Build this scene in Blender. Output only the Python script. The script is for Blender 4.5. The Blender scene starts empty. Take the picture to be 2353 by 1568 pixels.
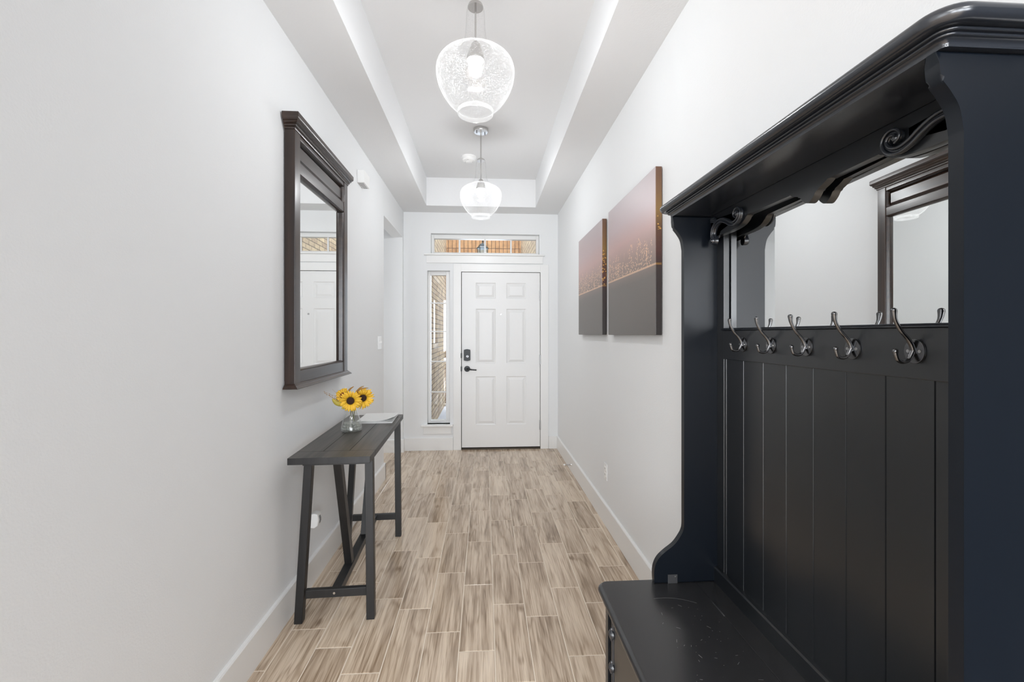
import bpy, bmesh, math, random
from mathutils import Vector, Matrix

# ------------------------------------------------------------------ camera, world, lights, exposure
sc = bpy.context.scene
COL = sc.collection
EYE = 1.34
YAW = math.atan(62.5 / 1013.0)
cam_d = bpy.data.cameras.new('camera')
cam_d.sensor_width = 36.0
cam_d.lens = 36.0 * 1013.0 / 2353.0
cam_d.shift_y = -16.0 / 2353.0
cam_d.clip_start = 0.05
cam = bpy.data.objects.new('camera', cam_d)
COL.objects.link(cam)
cam.location = (0, 0, EYE)
cam.rotation_euler = (math.radians(90), 0, -YAW)
sc.camera = cam

w = bpy.data.worlds.new('sky')
sc.world = w
w.use_nodes = True
wn = w.node_tree.nodes['Background']
wn.inputs[0].default_value = (0.74, 0.86, 1.0, 1)
wn.inputs[1].default_value = 5.0

sc.view_settings.view_transform = 'Standard'
sc.view_settings.look = 'None'
sc.view_settings.gamma = 1
sc.view_settings.exposure = 0.82
sc.view_settings.use_curve_mapping = False
sc.cycles.use_denoising = True
sc.cycles.max_bounces = 12
sc.cycles.diffuse_bounces = 7
sc.cycles.glossy_bounces = 5
sc.cycles.transparent_max_bounces = 16
sc.cycles.sample_clamp_indirect = 8
sc.cycles.caustics_reflective = False
sc.cycles.caustics_refractive = False

def area(name, loc, rot, sx, sy, power, col=(1, 1, 1)):
    d = bpy.data.lights.new(name, 'AREA')
    d.shape = 'RECTANGLE'; d.size = sx; d.size_y = sy
    d.energy = power; d.color = col
    o = bpy.data.objects.new(name, d); COL.objects.link(o)
    o.location = loc; o.rotation_euler = rot
    return o
# fill panels added behind the camera, standing in for unseen living room windows
for k, x in enumerate((-1.9, 0.0, 1.9)):
    area('living_room_fill', (x, -5.38, 1.45), (math.radians(90), 0, 0), 1.5, 2.2, 80, (0.88, 0.93, 1.0))
# added fill lamp to brighten the right wall, left of and behind the camera
area('living_room_side_fill', (-3.5, -2.7, 1.5), (math.radians(90), 0, math.radians(-90)), 2.6, 2.2, 24, (0.84, 0.92, 1.0))
# overhead fill panels added in the unseen living room to lift the hall
for x in (-1.2, 1.2):
    area('living_room_overhead_fill', (x, -2.6, 3.03), (0, 0, 0), 0.9, 0.9, 50, (0.95, 0.98, 1.0))
# fill panel added in the side hall beyond the left opening
area('side_hall_fill', (-2.17, 4.6, 1.45), (math.radians(90), 0, math.radians(-90)), 0.7, 1.6, 5, (0.95, 0.97, 1.0))
BULB = 170.0

# ------------------------------------------------------------------ materials
def newmat(name):
    m = bpy.data.materials.new(name); m.use_nodes = True
    nt = m.node_tree
    return m, nt, nt.nodes['Principled BSDF']

def mat(name, col, rough=0.5, metal=0.0, spec=0.5, bump=None, coat=0.0, noise=None):
    """bump=(scale, strength, distance); noise=(scale, amount) varies value"""
    m, nt, b = newmat(name)
    b.inputs['Base Color'].default_value = (*col, 1)
    b.inputs['Roughness'].default_value = rough
    b.inputs['Metallic'].default_value = metal
    b.inputs['Specular IOR Level'].default_value = spec
    b.inputs['Coat Weight'].default_value = coat
    b.inputs['Coat Roughness'].default_value = 0.15
    tc = nt.nodes.new('ShaderNodeTexCoord')
    if bump:
        n = nt.nodes.new('ShaderNodeTexNoise'); n.inputs['Scale'].default_value = bump[0]
        n.inputs['Detail'].default_value = 3
        nt.links.new(tc.outputs['Object'], n.inputs['Vector'])
        bp = nt.nodes.new('ShaderNodeBump'); bp.inputs['Strength'].default_value = bump[1]
        bp.inputs['Distance'].default_value = bump[2]
        nt.links.new(n.outputs['Fac'], bp.inputs['Height'])
        nt.links.new(bp.outputs['Normal'], b.inputs['Normal'])
    if noise:
        n = nt.nodes.new('ShaderNodeTexNoise'); n.inputs['Scale'].default_value = noise[0]
        n.inputs['Detail'].default_value = 4
        nt.links.new(tc.outputs['Object'], n.inputs['Vector'])
        mx = nt.nodes.new('ShaderNodeMix'); mx.data_type = 'RGBA'
        a = noise[1]
        mx.inputs[6].default_value = (*[c * (1 - a) for c in col], 1)
        mx.inputs[7].default_value = (*[min(1, c * (1 + a)) for c in col], 1)
        nt.links.new(n.outputs['Fac'], mx.inputs[0])
        nt.links.new(mx.outputs[2], b.inputs['Base Color'])
    return m

def emit(name, col, s):
    m = bpy.data.materials.new(name); m.use_nodes = True
    nt = m.node_tree; nt.nodes.remove(nt.nodes['Principled BSDF'])
    e = nt.nodes.new('ShaderNodeEmission'); e.inputs[0].default_value = (*col, 1); e.inputs[1].default_value = s
    nt.links.new(e.outputs[0], nt.nodes['Material Output'].inputs[0])
    return m

def clear_glass(name, tint=(1, 1, 1), ior=1.45, rough=0.0, scatter=0.0, seeds=None, edge=0.0):
    """thin glass: transparent body, Fresnel reflection, optional seeds (small trapped bubbles)"""
    m = bpy.data.materials.new(name); m.use_nodes = True
    nt = m.node_tree; nt.nodes.remove(nt.nodes['Principled BSDF'])
    N, L = nt.nodes.new, nt.links.new
    out = nt.nodes['Material Output']
    tr = N('ShaderNodeBsdfTransparent'); tr.inputs[0].default_value = (*tint, 1)
    gl = N('ShaderNodeBsdfGlossy'); gl.inputs['Roughness'].default_value = rough
    lw0 = N('ShaderNodeLayerWeight'); lw0.inputs[0].default_value = 0.5
    p5 = N('ShaderNodeMath'); p5.operation = 'POWER'; p5.inputs[1].default_value = 5.0; L(lw0.outputs['Facing'], p5.inputs[0])
    fr = N('ShaderNodeMath'); fr.operation = 'MULTIPLY_ADD'; fr.inputs[1].default_value = 0.9; fr.inputs[2].default_value = 0.05; L(p5.outputs[0], fr.inputs[0])
    mx = N('ShaderNodeMixShader'); L(fr.outputs[0], mx.inputs[0]); L(tr.outputs[0], mx.inputs[1]); L(gl.outputs[0], mx.inputs[2])
    last = mx
    if scatter or seeds:
        tl = N('ShaderNodeBsdfTranslucent'); tl.inputs[0].default_value = (0.95, 0.95, 0.94, 1)
        df = N('ShaderNodeBsdfDiffuse'); df.inputs[0].default_value = (0.95, 0.95, 0.94, 1)
        md = N('ShaderNodeMixShader'); md.inputs[0].default_value = 0.5
        L(tl.outputs[0], md.inputs[1]); L(df.outputs[0], md.inputs[2])
        ms = N('ShaderNodeMixShader'); ms.inputs[0].default_value = scatter
        L(last.outputs[0], ms.inputs[1]); L(md.outputs[0], ms.inputs[2])
        fac = None
        if seeds:
            tc = N('ShaderNodeTexCoord'); vo = N('ShaderNodeTexVoronoi'); vo.inputs['Scale'].default_value = seeds
            L(tc.outputs['Object'], vo.inputs['Vector'])
            nz = N('ShaderNodeTexNoise'); nz.inputs['Scale'].default_value = 9.0
            L(tc.outputs['Object'], nz.inputs['Vector'])
            th = N('ShaderNodeMath'); th.operation = 'MULTIPLY'; th.inputs[1].default_value = 0.62
            L(nz.outputs['Fac'], th.inputs[0])
            lt = N('ShaderNodeMath'); lt.operation = 'LESS_THAN'
            L(vo.outputs['Distance'], lt.inputs[0]); L(th.outputs[0], lt.inputs[1])
            sc_ = N('ShaderNodeMath'); sc_.operation = 'MULTIPLY_ADD'; sc_.inputs[1].default_value = 0.085; sc_.inputs[2].default_value = scatter
            L(lt.outputs[0], sc_.inputs[0]); fac = sc_.outputs[0]
        if edge:
            lw = N('ShaderNodeLayerWeight'); lw.inputs[0].default_value = 0.5
            pw = N('ShaderNodeMath'); pw.operation = 'POWER'; pw.inputs[1].default_value = 4.0
            L(lw.outputs['Facing'], pw.inputs[0])
            ml = N('ShaderNodeMath'); ml.operation = 'MULTIPLY'; ml.inputs[1].default_value = edge
            L(pw.outputs[0], ml.inputs[0])
            ad = N('ShaderNodeMath'); ad.operation = 'ADD'; ad.use_clamp = True
            L(ml.outputs[0], ad.inputs[0])
            if fac is not None: L(fac, ad.inputs[1])
            else: ad.inputs[1].default_value = scatter
            fac = ad.outputs[0]
        if fac is not None: L(fac, ms.inputs[0])
        last = ms
    L(last.outputs[0], out.inputs[0])
    return m

M_WALL = mat('wall_paint', (0.785, 0.795, 0.80), 0.75, bump=(170, 0.35, 0.0012), spec=0.25)
M_CEIL = mat('ceiling_paint', (0.785, 0.79, 0.795), 0.85, bump=(120, 0.35, 0.0015), spec=0.2)
M_TRIM = mat('white_trim_paint', (0.80, 0.80, 0.79), 0.32)
M_DOOR = mat('white_door_paint', (0.78, 0.78, 0.775), 0.35)
M_PLASTIC = mat('white_plastic', (0.85, 0.85, 0.84), 0.3)
M_BLACKMETAL = mat('matt_black_metal', (0.018, 0.019, 0.02), 0.35, metal=0.6)
M_STEEL = mat('brushed_nickel', (0.62, 0.61, 0.6), 0.22, metal=1.0)
M_HINGE = mat('satin_hinge_steel', (0.4, 0.4, 0.4), 0.35, metal=1.0)
M_GAP = mat('dark_gap', (0.02, 0.02, 0.02), 0.8)
M_TREE = mat('black_satin_paint', (0.0060, 0.0072, 0.0092), 0.30, spec=0.95, bump=(60, 0.05, 0.001), noise=(3, 0.15))
M_TREESIDE = mat('black_satin_paint_darkened', (0.0032, 0.0052, 0.0088), 0.34, spec=0.35, bump=(60, 0.04, 0.001))  # same paint as the rest, darkened to hold back light on the side panels
M_TREEEDGE = mat('black_satin_edge', (0.020, 0.023, 0.029), 0.22, spec=0.9)
M_SEAT = mat('black_worn_seat_paint', (0.022, 0.022, 0.023), 0.27, spec=0.9, noise=(30, 0.3))
M_PEWTER = mat('gunmetal_hook', (0.16, 0.16, 0.165), 0.24, metal=1.0)
M_MIRROR = mat('mirror_silver', (0.93, 0.94, 0.935), 0.0, metal=1.0)
M_BULB = emit('lamp_bulb', (0.96, 0.98, 1.0), BULB)
M_SHADE = clear_glass('seeded_glass', scatter=0.012, seeds=150, edge=0.08, rough=0.0)
M_SHADERIM = clear_glass('glass_rim', scatter=0.11, edge=0.10)
M_PANE = clear_glass('window_glass', tint=(0.97, 0.985, 0.98))
M_VASE = clear_glass('vase_glass', tint=(0.985, 0.99, 0.985), scatter=0.02, edge=0.35)
M_PEBBLE = clear_glass('glass_pebble', tint=(0.72, 0.74, 0.68), rough=0.05, scatter=0.3, edge=0.2)

def wood_dark(name, c1, c2, rough, axis='Y', coat=0.0, scale=1.0):
    m, nt, b = newmat(name)
    N, L = nt.nodes.new, nt.links.new
    tc = N('ShaderNodeTexCoord'); mp = N('ShaderNodeMapping')
    s = {'X': (2, 40, 40), 'Y': (40, 2, 40), 'Z': (40, 40, 2)}[axis]
    mp.inputs['Scale'].default_value = [a * scale for a in s]
    L(tc.outputs['Object'], mp.inputs[0])
    n = N('ShaderNodeTexNoise'); n.inputs['Scale'].default_value = 1.0; n.inputs['Detail'].default_value = 6; n.inputs['Distortion'].default_value = 0.6
    L(mp.outputs[0], n.inputs['Vector'])
    r = N('ShaderNodeValToRGB'); r.color_ramp.elements[0].color = (*c1, 1); r.color_ramp.elements[1].color = (*c2, 1)
    r.color_ramp.elements[0].position = 0.35; r.color_ramp.elements[1].position = 0.7
    L(n.outputs['Fac'], r.inputs[0]); L(r.outputs[0], b.inputs['Base Color'])
    b.inputs['Roughness'].default_value = rough; b.inputs['Coat Weight'].default_value = coat
    b.inputs['Coat Roughness'].default_value = 0.2
    bp = N('ShaderNodeBump'); bp.inputs['Strength'].default_value = 0.25; bp.inputs['Distance'].default_value = 0.0008
    L(n.outputs['Fac'], bp.inputs['Height']); L(bp.outputs[0], b.inputs['Normal'])
    return m
M_ESPRESSO = wood_dark('espresso_wood', (0.014, 0.0075, 0.005), (0.040, 0.021, 0.014), 0.30, 'Y', 0.12, 0.8)
M_ESPRESSOV = wood_dark('espresso_wood_upright', (0.014, 0.0075, 0.005), (0.040, 0.021, 0.014), 0.30, 'Z', 0.12, 0.8)
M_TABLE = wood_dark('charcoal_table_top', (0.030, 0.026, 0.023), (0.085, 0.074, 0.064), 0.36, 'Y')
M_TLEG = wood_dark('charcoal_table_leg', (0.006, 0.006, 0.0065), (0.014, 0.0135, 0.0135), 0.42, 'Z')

def floor_material():
    m, nt, b = newmat('wood_look_tile')
    N, L = nt.nodes.new, nt.links.new
    uv = N('ShaderNodeUVMap'); uv.uv_map = 'UVMap'
    at = N('ShaderNodeAttribute'); at.attribute_name = 'plank'; at.attribute_type = 'GEOMETRY'
    sep = N('ShaderNodeSeparateColor'); L(at.outputs['Color'], sep.inputs[0])
    # grain coordinates: metres, shifted per plank
    off = N('ShaderNodeVectorMath'); off.operation = 'MULTIPLY_ADD'
    L(at.outputs['Color'], off.inputs[0]); off.inputs[1].default_value = (37, 19, 53); L(uv.outputs[0], off.inputs[2])
    mp = N('ShaderNodeMapping'); mp.inputs['Scale'].default_value = (9.0, 0.9, 1.0); L(off.outputs[0], mp.inputs[0])
    base = N('ShaderNodeTexNoise'); base.inputs['Scale'].default_value = 1.0; base.inputs['Detail'].default_value = 2.5; base.inputs['Distortion'].default_value = 0.5
    L(mp.outputs[0], base.inputs['Vector'])
    # rings from a warped height field -> cathedral figure
    mul = N('ShaderNodeMath'); mul.operation = 'MULTIPLY'; mul.inputs[1].default_value = 50.0; L(base.outputs['Fac'], mul.inputs[0])
    sn = N('ShaderNodeMath'); sn.operation = 'SINE'; L(mul.outputs[0], sn.inputs[0])
    mr = N('ShaderNodeMapRange'); mr.inputs[1].default_value = -1; mr.inputs[2].default_value = 1; L(sn.outputs[0], mr.inputs[0])
    pw = N('ShaderNodeMath'); pw.operation = 'POWER'; pw.inputs[1].default_value = 4.0; L(mr.outputs[0], pw.inputs[0])
    # fine fibres
    mp2 = N('ShaderNodeMapping'); mp2.inputs['Scale'].default_value = (130.0, 3.5, 1.0); L(off.outputs[0], mp2.inputs[0])
    fib = N('ShaderNodeTexNoise'); fib.inputs['Scale'].default_value = 1.0; fib.inputs['Detail'].default_value = 4; L(mp2.outputs[0], fib.inputs['Vector'])
    # broad tone drift and knots
    mp3 = N('ShaderNodeMapping'); mp3.inputs['Scale'].default_value = (22.0, 1.9, 1.0); L(off.outputs[0], mp3.inputs[0])
    drift = N('ShaderNodeTexNoise'); drift.inputs['Scale'].default_value = 1.0; drift.inputs['Detail'].default_value = 3; L(mp3.outputs[0], drift.inputs['Vector'])
    mp4 = N('ShaderNodeMapping'); mp4.inputs['Scale'].default_value = (6.5, 3.4, 1.0); L(off.outputs[0], mp4.inputs[0])
    kn = N('ShaderNodeTexVoronoi'); kn.inputs['Scale'].default_value = 1.0; kn.inputs['Randomness'].default_value = 1.0; L(mp4.outputs[0], kn.inputs['Vector'])
    knr = N('ShaderNodeMapRange'); knr.inputs[1].default_value = 0.02; knr.inputs[2].default_value = 0.13; knr.inputs[3].default_value = 1; knr.inputs[4].default_value = 0
    L(kn.outputs['Distance'], knr.inputs[0])
    r = N('ShaderNodeValToRGB')
    e = r.color_ramp.elements
    e[0].position = 0.25; e[0].color = (0.24, 0.165, 0.105, 1)
    e[1].position = 0.72; e[1].color = (0.70, 0.575, 0.445, 1)
    ee = r.color_ramp.elements.new(0.5); ee.color = (0.51, 0.395, 0.29, 1)
    mp5 = N('ShaderNodeMapping'); mp5.inputs['Scale'].default_value = (330.0, 7.0, 1.0); L(off.outputs[0], mp5.inputs[0])
    por = N('ShaderNodeTexNoise'); por.inputs['Scale'].default_value = 1.0; por.inputs['Detail'].default_value = 2; por.inputs['Distortion'].default_value = 0.3; L(mp5.outputs[0], por.inputs['Vector'])
    porr = N('ShaderNodeMapRange'); porr.inputs[1].default_value = 0.36; porr.inputs[2].default_value = 0.50; porr.inputs[3].default_value = 1; porr.inputs[4].default_value = 0
    L(por.outputs['Fac'], porr.inputs[0])
    def math_(op, a, bv):
        q = N('ShaderNodeMath'); q.operation = op
        for i, v in enumerate((a, bv)):
            if hasattr(v, 'is_linked'): L(v, q.inputs[i])
            else: q.inputs[i].default_value = v
        return q.outputs[0]
    v = math_('MULTIPLY', drift.outputs['Fac'], 0.75)
    v = math_('ADD', v, math_('MULTIPLY', fib.outputs['Fac'], 0.55))
    v = math_('ADD', v, math_('MULTIPLY', sep.outputs[0], 0.18))
    v = math_('SUBTRACT', v, math_('MULTIPLY', pw.outputs[0], 0.13))
    v = math_('SUBTRACT', v, math_('MULTIPLY', knr.outputs[0], 0.30))
    v = math_('SUBTRACT', v, math_('MULTIPLY', porr.outputs[0], math_('MULTIPLY', drift.outputs['Fac'], 0.30)))
    v = math_('SUBTRACT', v, 0.13)
    L(v, r.inputs[0])
    # grout where the plank-local coordinates reach the edge
    L(r.outputs[0], b.inputs['Base Color'])
    b.inputs['Specular IOR Level'].default_value = 0.55
    rr = N('ShaderNodeMapRange'); rr.inputs[3].default_value = 0.10; rr.inputs[4].default_value = 0.22
    L(fib.outputs['Fac'], rr.inputs[0]); L(rr.outputs[0], b.inputs['Roughness'])
    h = math_('ADD', math_('MULTIPLY', fib.outputs['Fac'], 0.4), math_('MULTIPLY', base.outputs['Fac'], 1.6))
    bp = N('ShaderNodeBump'); bp.inputs['Strength'].default_value = 0.22; bp.inputs['Distance'].default_value = 0.004
    L(h, bp.inputs['Height']); L(bp.outputs[0], b.inputs['Normal'])
    return m
M_FLOOR = floor_material()
M_GROUT = mat('grout', (0.74, 0.65, 0.54), 0.8)

def brick_material(name, axes, c1, c2, mortar, bw, rh, off=0.5, scale=1.0, shift=(0, 0)):
    m, nt, b = newmat(name)
    N, L = nt.nodes.new, nt.links.new
    tc = N('ShaderNodeTexCoord'); sp = N('ShaderNodeSeparateXYZ'); L(tc.outputs['Object'], sp.inputs[0])
    cb = N('ShaderNodeCombineXYZ')
    L(sp.outputs[axes[0]], cb.inputs[0]); L(sp.outputs[axes[1]], cb.inputs[1])
    mp = N('ShaderNodeMapping'); mp.inputs['Location'].default_value = (*shift, 0); L(cb.outputs[0], mp.inputs[0])
    br = N('ShaderNodeTexBrick')
    br.offset = off; br.inputs['Scale'].default_value = 1.0
    br.inputs['Brick Width'].default_value = bw; br.inputs['Row Height'].default_value = rh
    br.inputs['Mortar Size'].default_value = 0.006; br.inputs['Mortar Smooth'].default_value = 0.3
    br.inputs['Color1'].default_value = (*c1, 1); br.inputs['Color2'].default_value = (*c2, 1); br.inputs['Mortar'].default_value = (*mortar, 1)
    L(mp.outputs[0], br.inputs['Vector'])
    nz = N('ShaderNodeTexNoise'); nz.inputs['Scale'].default_value = 18; nz.inputs['Detail'].default_value = 4
    L(tc.outputs['Object'], nz.inputs['Vector'])
    mx = N('ShaderNodeMix'); mx.data_type = 'RGBA'; mx.blend_type = 'OVERLAY'; mx.inputs[0].default_value = 0.5
    L(br.outputs['Color'], mx.inputs[6]); L(nz.outputs['Color'], mx.inputs[7])
    sat = N('ShaderNodeMix'); sat.data_type = 'RGBA'; sat.inputs[0].default_value = 0.35
    L(br.outputs['Color'], sat.inputs[6])
    ov = N('ShaderNodeMix'); ov.data_type = 'RGBA'; ov.blend_type = 'MULTIPLY'; ov.inputs[0].default_value = 0.6
    L(br.outputs['Color'], ov.inputs[6])
    rr = N('ShaderNodeMapRange'); rr.inputs[1].default_value = 0.3; rr.inputs[2].default_value = 0.7; rr.inputs[3].default_value = 0.6; rr.inputs[4].default_value = 1.15
    L(nz.outputs['Fac'], rr.inputs[0]); L(rr.outputs[0], ov.inputs[7])
    L(ov.outputs[2], b.inputs['Base Color'])
    b.inputs['Roughness'].default_value = 0.9
    bp = N('ShaderNodeBump'); bp.inputs['Strength'].default_value = 0.6; bp.inputs['Distance'].default_value = 0.006; bp.invert = True
    L(br.outputs['Fac'], bp.inputs['Height']); L(bp.outputs[0], b.inputs['Normal'])
    return m

# ------------------------------------------------------------------ mesh helpers
class MB:
    def __init__(self): self.bm = bmesh.new()
    def box(self, x0, x1, y0, y1, z0, z1, bevel=0.0, seg=2):
        bm = self.bm
        vs = [bm.verts.new((x, y, z)) for x in (x0, x1) for y in (y0, y1) for z in (z0, z1)]
        idx = [(0, 1, 3, 2), (4, 6, 7, 5), (0, 4, 5, 1), (2, 3, 7, 6), (0, 2, 6, 4), (1, 5, 7, 3)]
        fs = [bm.faces.new([vs[i] for i in f]) for f in idx]
        if bevel:
            es = list({e for f in fs for e in f.edges})
            bmesh.ops.bevel(bm, geom=es, offset=bevel, segments=seg, profile=0.5, affect='EDGES')
        return self
    def prism(self, pts, axis, a0, a1, bevel=0.0):
        """2D outline extruded along axis; pts are the other two coordinates in xyz order"""
        bm = self.bm
        def mk(p, a):
            return {'X': (a, p[0], p[1]), 'Y': (p[0], a, p[1]), 'Z': (p[0], p[1], a)}[axis]
        lo = [bm.verts.new(mk(p, a0)) for p in pts]
        hi = [bm.verts.new(mk(p, a1)) for p in pts]
        f1 = bm.faces.new(lo); f2 = bm.faces.new(hi[::-1])
        n = len(pts)
        for i in range(n):
            bm.faces.new((lo[i], hi[i], hi[(i + 1) % n], lo[(i + 1) % n]))
        if bevel:
            es = list(f1.edges) + list(f2.edges)
            bmesh.ops.bevel(bm, geom=es, offset=bevel, segments=2, profile=0.5, affect='EDGES')
        return self
    def lathe(self, prof, cx=0, cy=0, seg=48, axis='Z', closed=False):
        bm = self.bm; rings = []
        for r, z in prof:
            ring = []
            for i in range(seg):
                a = 2 * math.pi * i / seg
                u, v = r * math.cos(a), r * math.sin(a)
                p = (cx + u, cy + v, z) if axis == 'Z' else ((z, cx + u, cy + v) if axis == 'X' else (cx + u, z, cy + v))
                ring.append(bm.verts.new(p))
            rings.append(ring)
        n = len(rings)
        for k in range(n if closed else n - 1):
            A, B = rings[k], rings[(k + 1) % n]
            for i in range(seg):
                j = (i + 1) % seg
                bm.faces.new((A[i], A[j], B[j], B[i]))
        if not closed:
            for R in (rings[0], rings[-1]):
                if (R[0].co - R[seg // 2].co).length > 1e-4:
                    bm.faces.new(R)
        return self
    def tube(self, pts, rad, seg=10, flat=None, cap=True):
        """round (or flattened) tube along a point list; rad number or list"""
        bm = self.bm; pts = [Vector(p) for p in pts]; n = len(pts)
        rads = rad if isinstance(rad, (list, tuple)) else [rad] * n
        up = Vector((0, 0, 1)); rings = []
        prev = None
        for i, p in enumerate(pts):
            t = (pts[min(i + 1, n - 1)] - pts[max(i - 1, 0)]).normalized()
            if prev is None:
                a = up if abs(t.dot(up)) < 0.9 else Vector((1, 0, 0))
                s = t.cross(a).normalized()
            else:
                s = (prev - t * prev.dot(t)).normalized()
            prev = s; b_ = t.cross(s)
            fl = flat if flat else 1.0
            rings.append([bm.verts.new(p + (s * math.cos(2 * math.pi * k / seg) + b_ * math.sin(2 * math.pi * k / seg) * fl) * rads[i]) for k in range(seg)])
        for A, B in zip(rings, rings[1:]):
            for k in range(seg):
                j = (k + 1) % seg
                bm.faces.new((A[k], A[j], B[j], B[k]))
        if cap:
            bm.faces.new(rings[0][::-1]); bm.faces.new(rings[-1])
        return self
    def ball(self, c, r, seg=16, scale=(1, 1, 1)):
        mtx = Matrix.Translation(c) @ Matrix.Diagonal((*scale, 1))
        bmesh.ops.create_uvsphere(self.bm, u_segments=seg, v_segments=max(6, seg // 2), radius=r, matrix=mtx)
        return self
    def quad(self, *ps):
        self.bm.faces.new([self.bm.verts.new(p) for p in ps]); return self
    def build(self, name, material, parent=None, smooth=None, label=None, loc=None):
        bmesh.ops.recalc_face_normals(self.bm, faces=self.bm.faces)
        me = bpy.data.meshes.new(name)
        self.bm.to_mesh(me); self.bm.free()
        ms = material if isinstance(material, (list, tuple)) else [material]
        for q in ms: me.materials.append(q)
        if smooth:
            me.polygons.foreach_set('use_smooth', [True] * len(me.polygons))
            me.set_sharp_from_angle(angle=math.radians(smooth))
        o = bpy.data.objects.new(name, me); COL.objects.link(o)
        if parent is not None: o.parent = parent
        if smooth:
            wnm = o.modifiers.new('weighted_normals', 'WEIGHTED_NORMAL'); wnm.keep_sharp = True
        if label: o['label'] = label
        if loc: o.location = loc
        return o

def tag(o, label, cat, group=None):
    o['label'] = label; o['category'] = cat
    if group: o['group'] = group
    return o
def thing(name, label, cat, loc=(0, 0, 0), rz=0.0, group=None):
    o = bpy.data.objects.new(name, None); COL.objects.link(o)
    o.location = loc; o.rotation_euler = (0, 0, rz); o.empty_display_size = 0.1
    return tag(o, label, cat, group)
def struct(o):
    o['kind'] = 'structure'; return o
def at_world(root, child_objs):
    """parts built in hall coordinates: cancel the parent's transform"""
    m = Matrix.LocRotScale(root.location, root.rotation_euler, None)
    inv = Matrix.Translation(root.location).inverted()
    for c in child_objs: c.matrix_parent_inverse = inv
def dup_tree(root, loc=None, label=None, rz=None):
    r = root.copy(); COL.objects.link(r)
    if loc: r.location = loc
    if rz is not None: r.rotation_euler = (0, 0, rz)
    if label: r['label'] = label
    for ch in list(root.children):
        c = ch.copy(); COL.objects.link(c); c.parent = r
        c.matrix_parent_inverse = ch.matrix_parent_inverse.copy()
        for g in list(ch.children):
            d = g.copy(); COL.objects.link(d); d.parent = c
            d.matrix_parent_inverse = g.matrix_parent_inverse.copy()
    return r

def spline(pts, n=8):
    """Catmull-Rom through tuples of any dimension"""
    out = []; P = [pts[0]] + list(pts) + [pts[-1]]
    for i in range(1, len(P) - 2):
        p0, p1, p2, p3 = P[i - 1], P[i], P[i + 1], P[i + 2]
        for k in range(n):
            t = k / n
            out.append(tuple(0.5 * ((2 * b) + (-a + c) * t + (2 * a - 5 * b + 4 * c - d) * t * t + (-a + 3 * b - 3 * c + d) * t ** 3)
                             for a, b, c, d in zip(p0, p1, p2, p3)))
    out.append(tuple(pts[-1]))
    return out

# ------------------------------------------------------------------ the setting
LW0 = 0.45       # the left wall starts here
RW0 = 0.565      # the right wall ends here; the living room opens beside it
XL, XR, YF, ZC, ZT = -0.93, 0.855, 5.13, 2.743, 3.05   # left wall, right wall, front-door wall, soffit, tray
YB = -1.5                                              # where the hall opens into the living room
OPEN_Y, OPEN_Y1, OPEN_Z = 4.134, 5.06, 2.437           # opening in the left wall near the door

def plank_floor():
    bm = bmesh.new()
    uv = bm.loops.layers.uv.new('UVMap')
    colr = bm.loops.layers.color.new('plank')
    rnd = random.Random(5)
    W, Lk, x0 = 0.1524, 0.4927, -0.872
    ph = {0: .06, 1: .82, 2: .53, 3: .36, 4: .02, 5: .78, 6: .44, 7: .25, 8: .73, 9: .47, 10: .17, 11: .66, -1: .55, -2: .3, -3: .84, -4: .12, -5: .6, -6: .35, -7: .9, -8: .2, -9: .5}
    s, c = math.sin(YAW), math.cos(YAW)
    g, bv, top = 0.0017, 0.0022, 0.0
    YLO, YHI = 0.3, 5.30
    def face(ps, mi, cc, tilt=None):
        f = bm.faces.new([bm.verts.new(p) for p in ps]); f.material_index = mi
        for l in f.loops:
            l[uv].uv = (l.vert.co.x, l.vert.co.y); l[colr] = cc
        return f
    def clip(a, lo, hi): return max(lo, min(hi, a))
    for k in range(-9, 12):
        xa, xb = x0 + W * k, x0 + W * (k + 1)
        if k >= 0: xa, xb = max(xa, -0.93 if k == -1 else xa), min(xb, 0.95)
        xm = (xa + xb) / 2
        n = -1
        while True:
            ya = (Lk * (n + ph[k]) - s * xm) / c
            yb = (Lk * (n + 1 + ph[k]) - s * xm) / c
            n += 1
            if ya > YHI: break
            if yb < YLO: continue
            ya_, yb_ = clip(ya, YLO, YHI), clip(yb, YLO, YHI)
            cc = (rnd.random(), rnd.random(), rnd.random(), 1)
            X0, X1, Y0, Y1 = xa + g, xb - g, ya_ + g, yb_ - g
            if X1 - X0 < .01 or Y1 - Y0 < .01: continue
            A = [(X0, Y0, -0.0015), (X1, Y0, -0.0015), (X1, Y1, -0.0015), (X0, Y1, -0.0015)]
            B = [(X0 + bv, Y0 + bv, top), (X1 - bv, Y0 + bv, top), (X1 - bv, Y1 - bv, top), (X0 + bv, Y1 - bv, top)]
            face(B, 0, cc)
            for i in range(4):
                j = (i + 1) % 4
                face([A[i], A[j], B[j], B[i]], 0, cc)
    face([(-2.3, YLO, -0.0012), (0.95, YLO, -0.0012), (0.95, YHI, -0.0012), (-2.3, YHI, -0.0012)], 1, (.5, .5, .5, 1))
    face([(-3.6, -5.5, 0), (3.6, -5.5, 0), (3.6, YLO, 0), (-3.6, YLO, 0)], 0, (.5, .2, .7, 1))
    pass
    face([(-3.6, -5.5, -.12), (-3.6, 5.3, -.12), (3.6, 5.3, -.12), (3.6, -5.5, -.12)], 1, (.5, .5, .5, 1))
    me = bpy.data.meshes.new('floor'); bm.to_mesh(me); bm.free()
    me.materials.append(M_FLOOR); me.materials.append(M_GROUT)
    o = bpy.data.objects.new('floor', me); COL.objects.link(o)
    return struct(o)
plank_floor()
struct(MB().box(.86, 3.6, -5.5, RW0, .001, .014).build('floor_reflection_dimmer', mat('dark_dimmer_sheet', (.035, .04, .05), .95)))  # unseen dark sheet added to dim reflections in the hall tree's side panel

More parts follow.
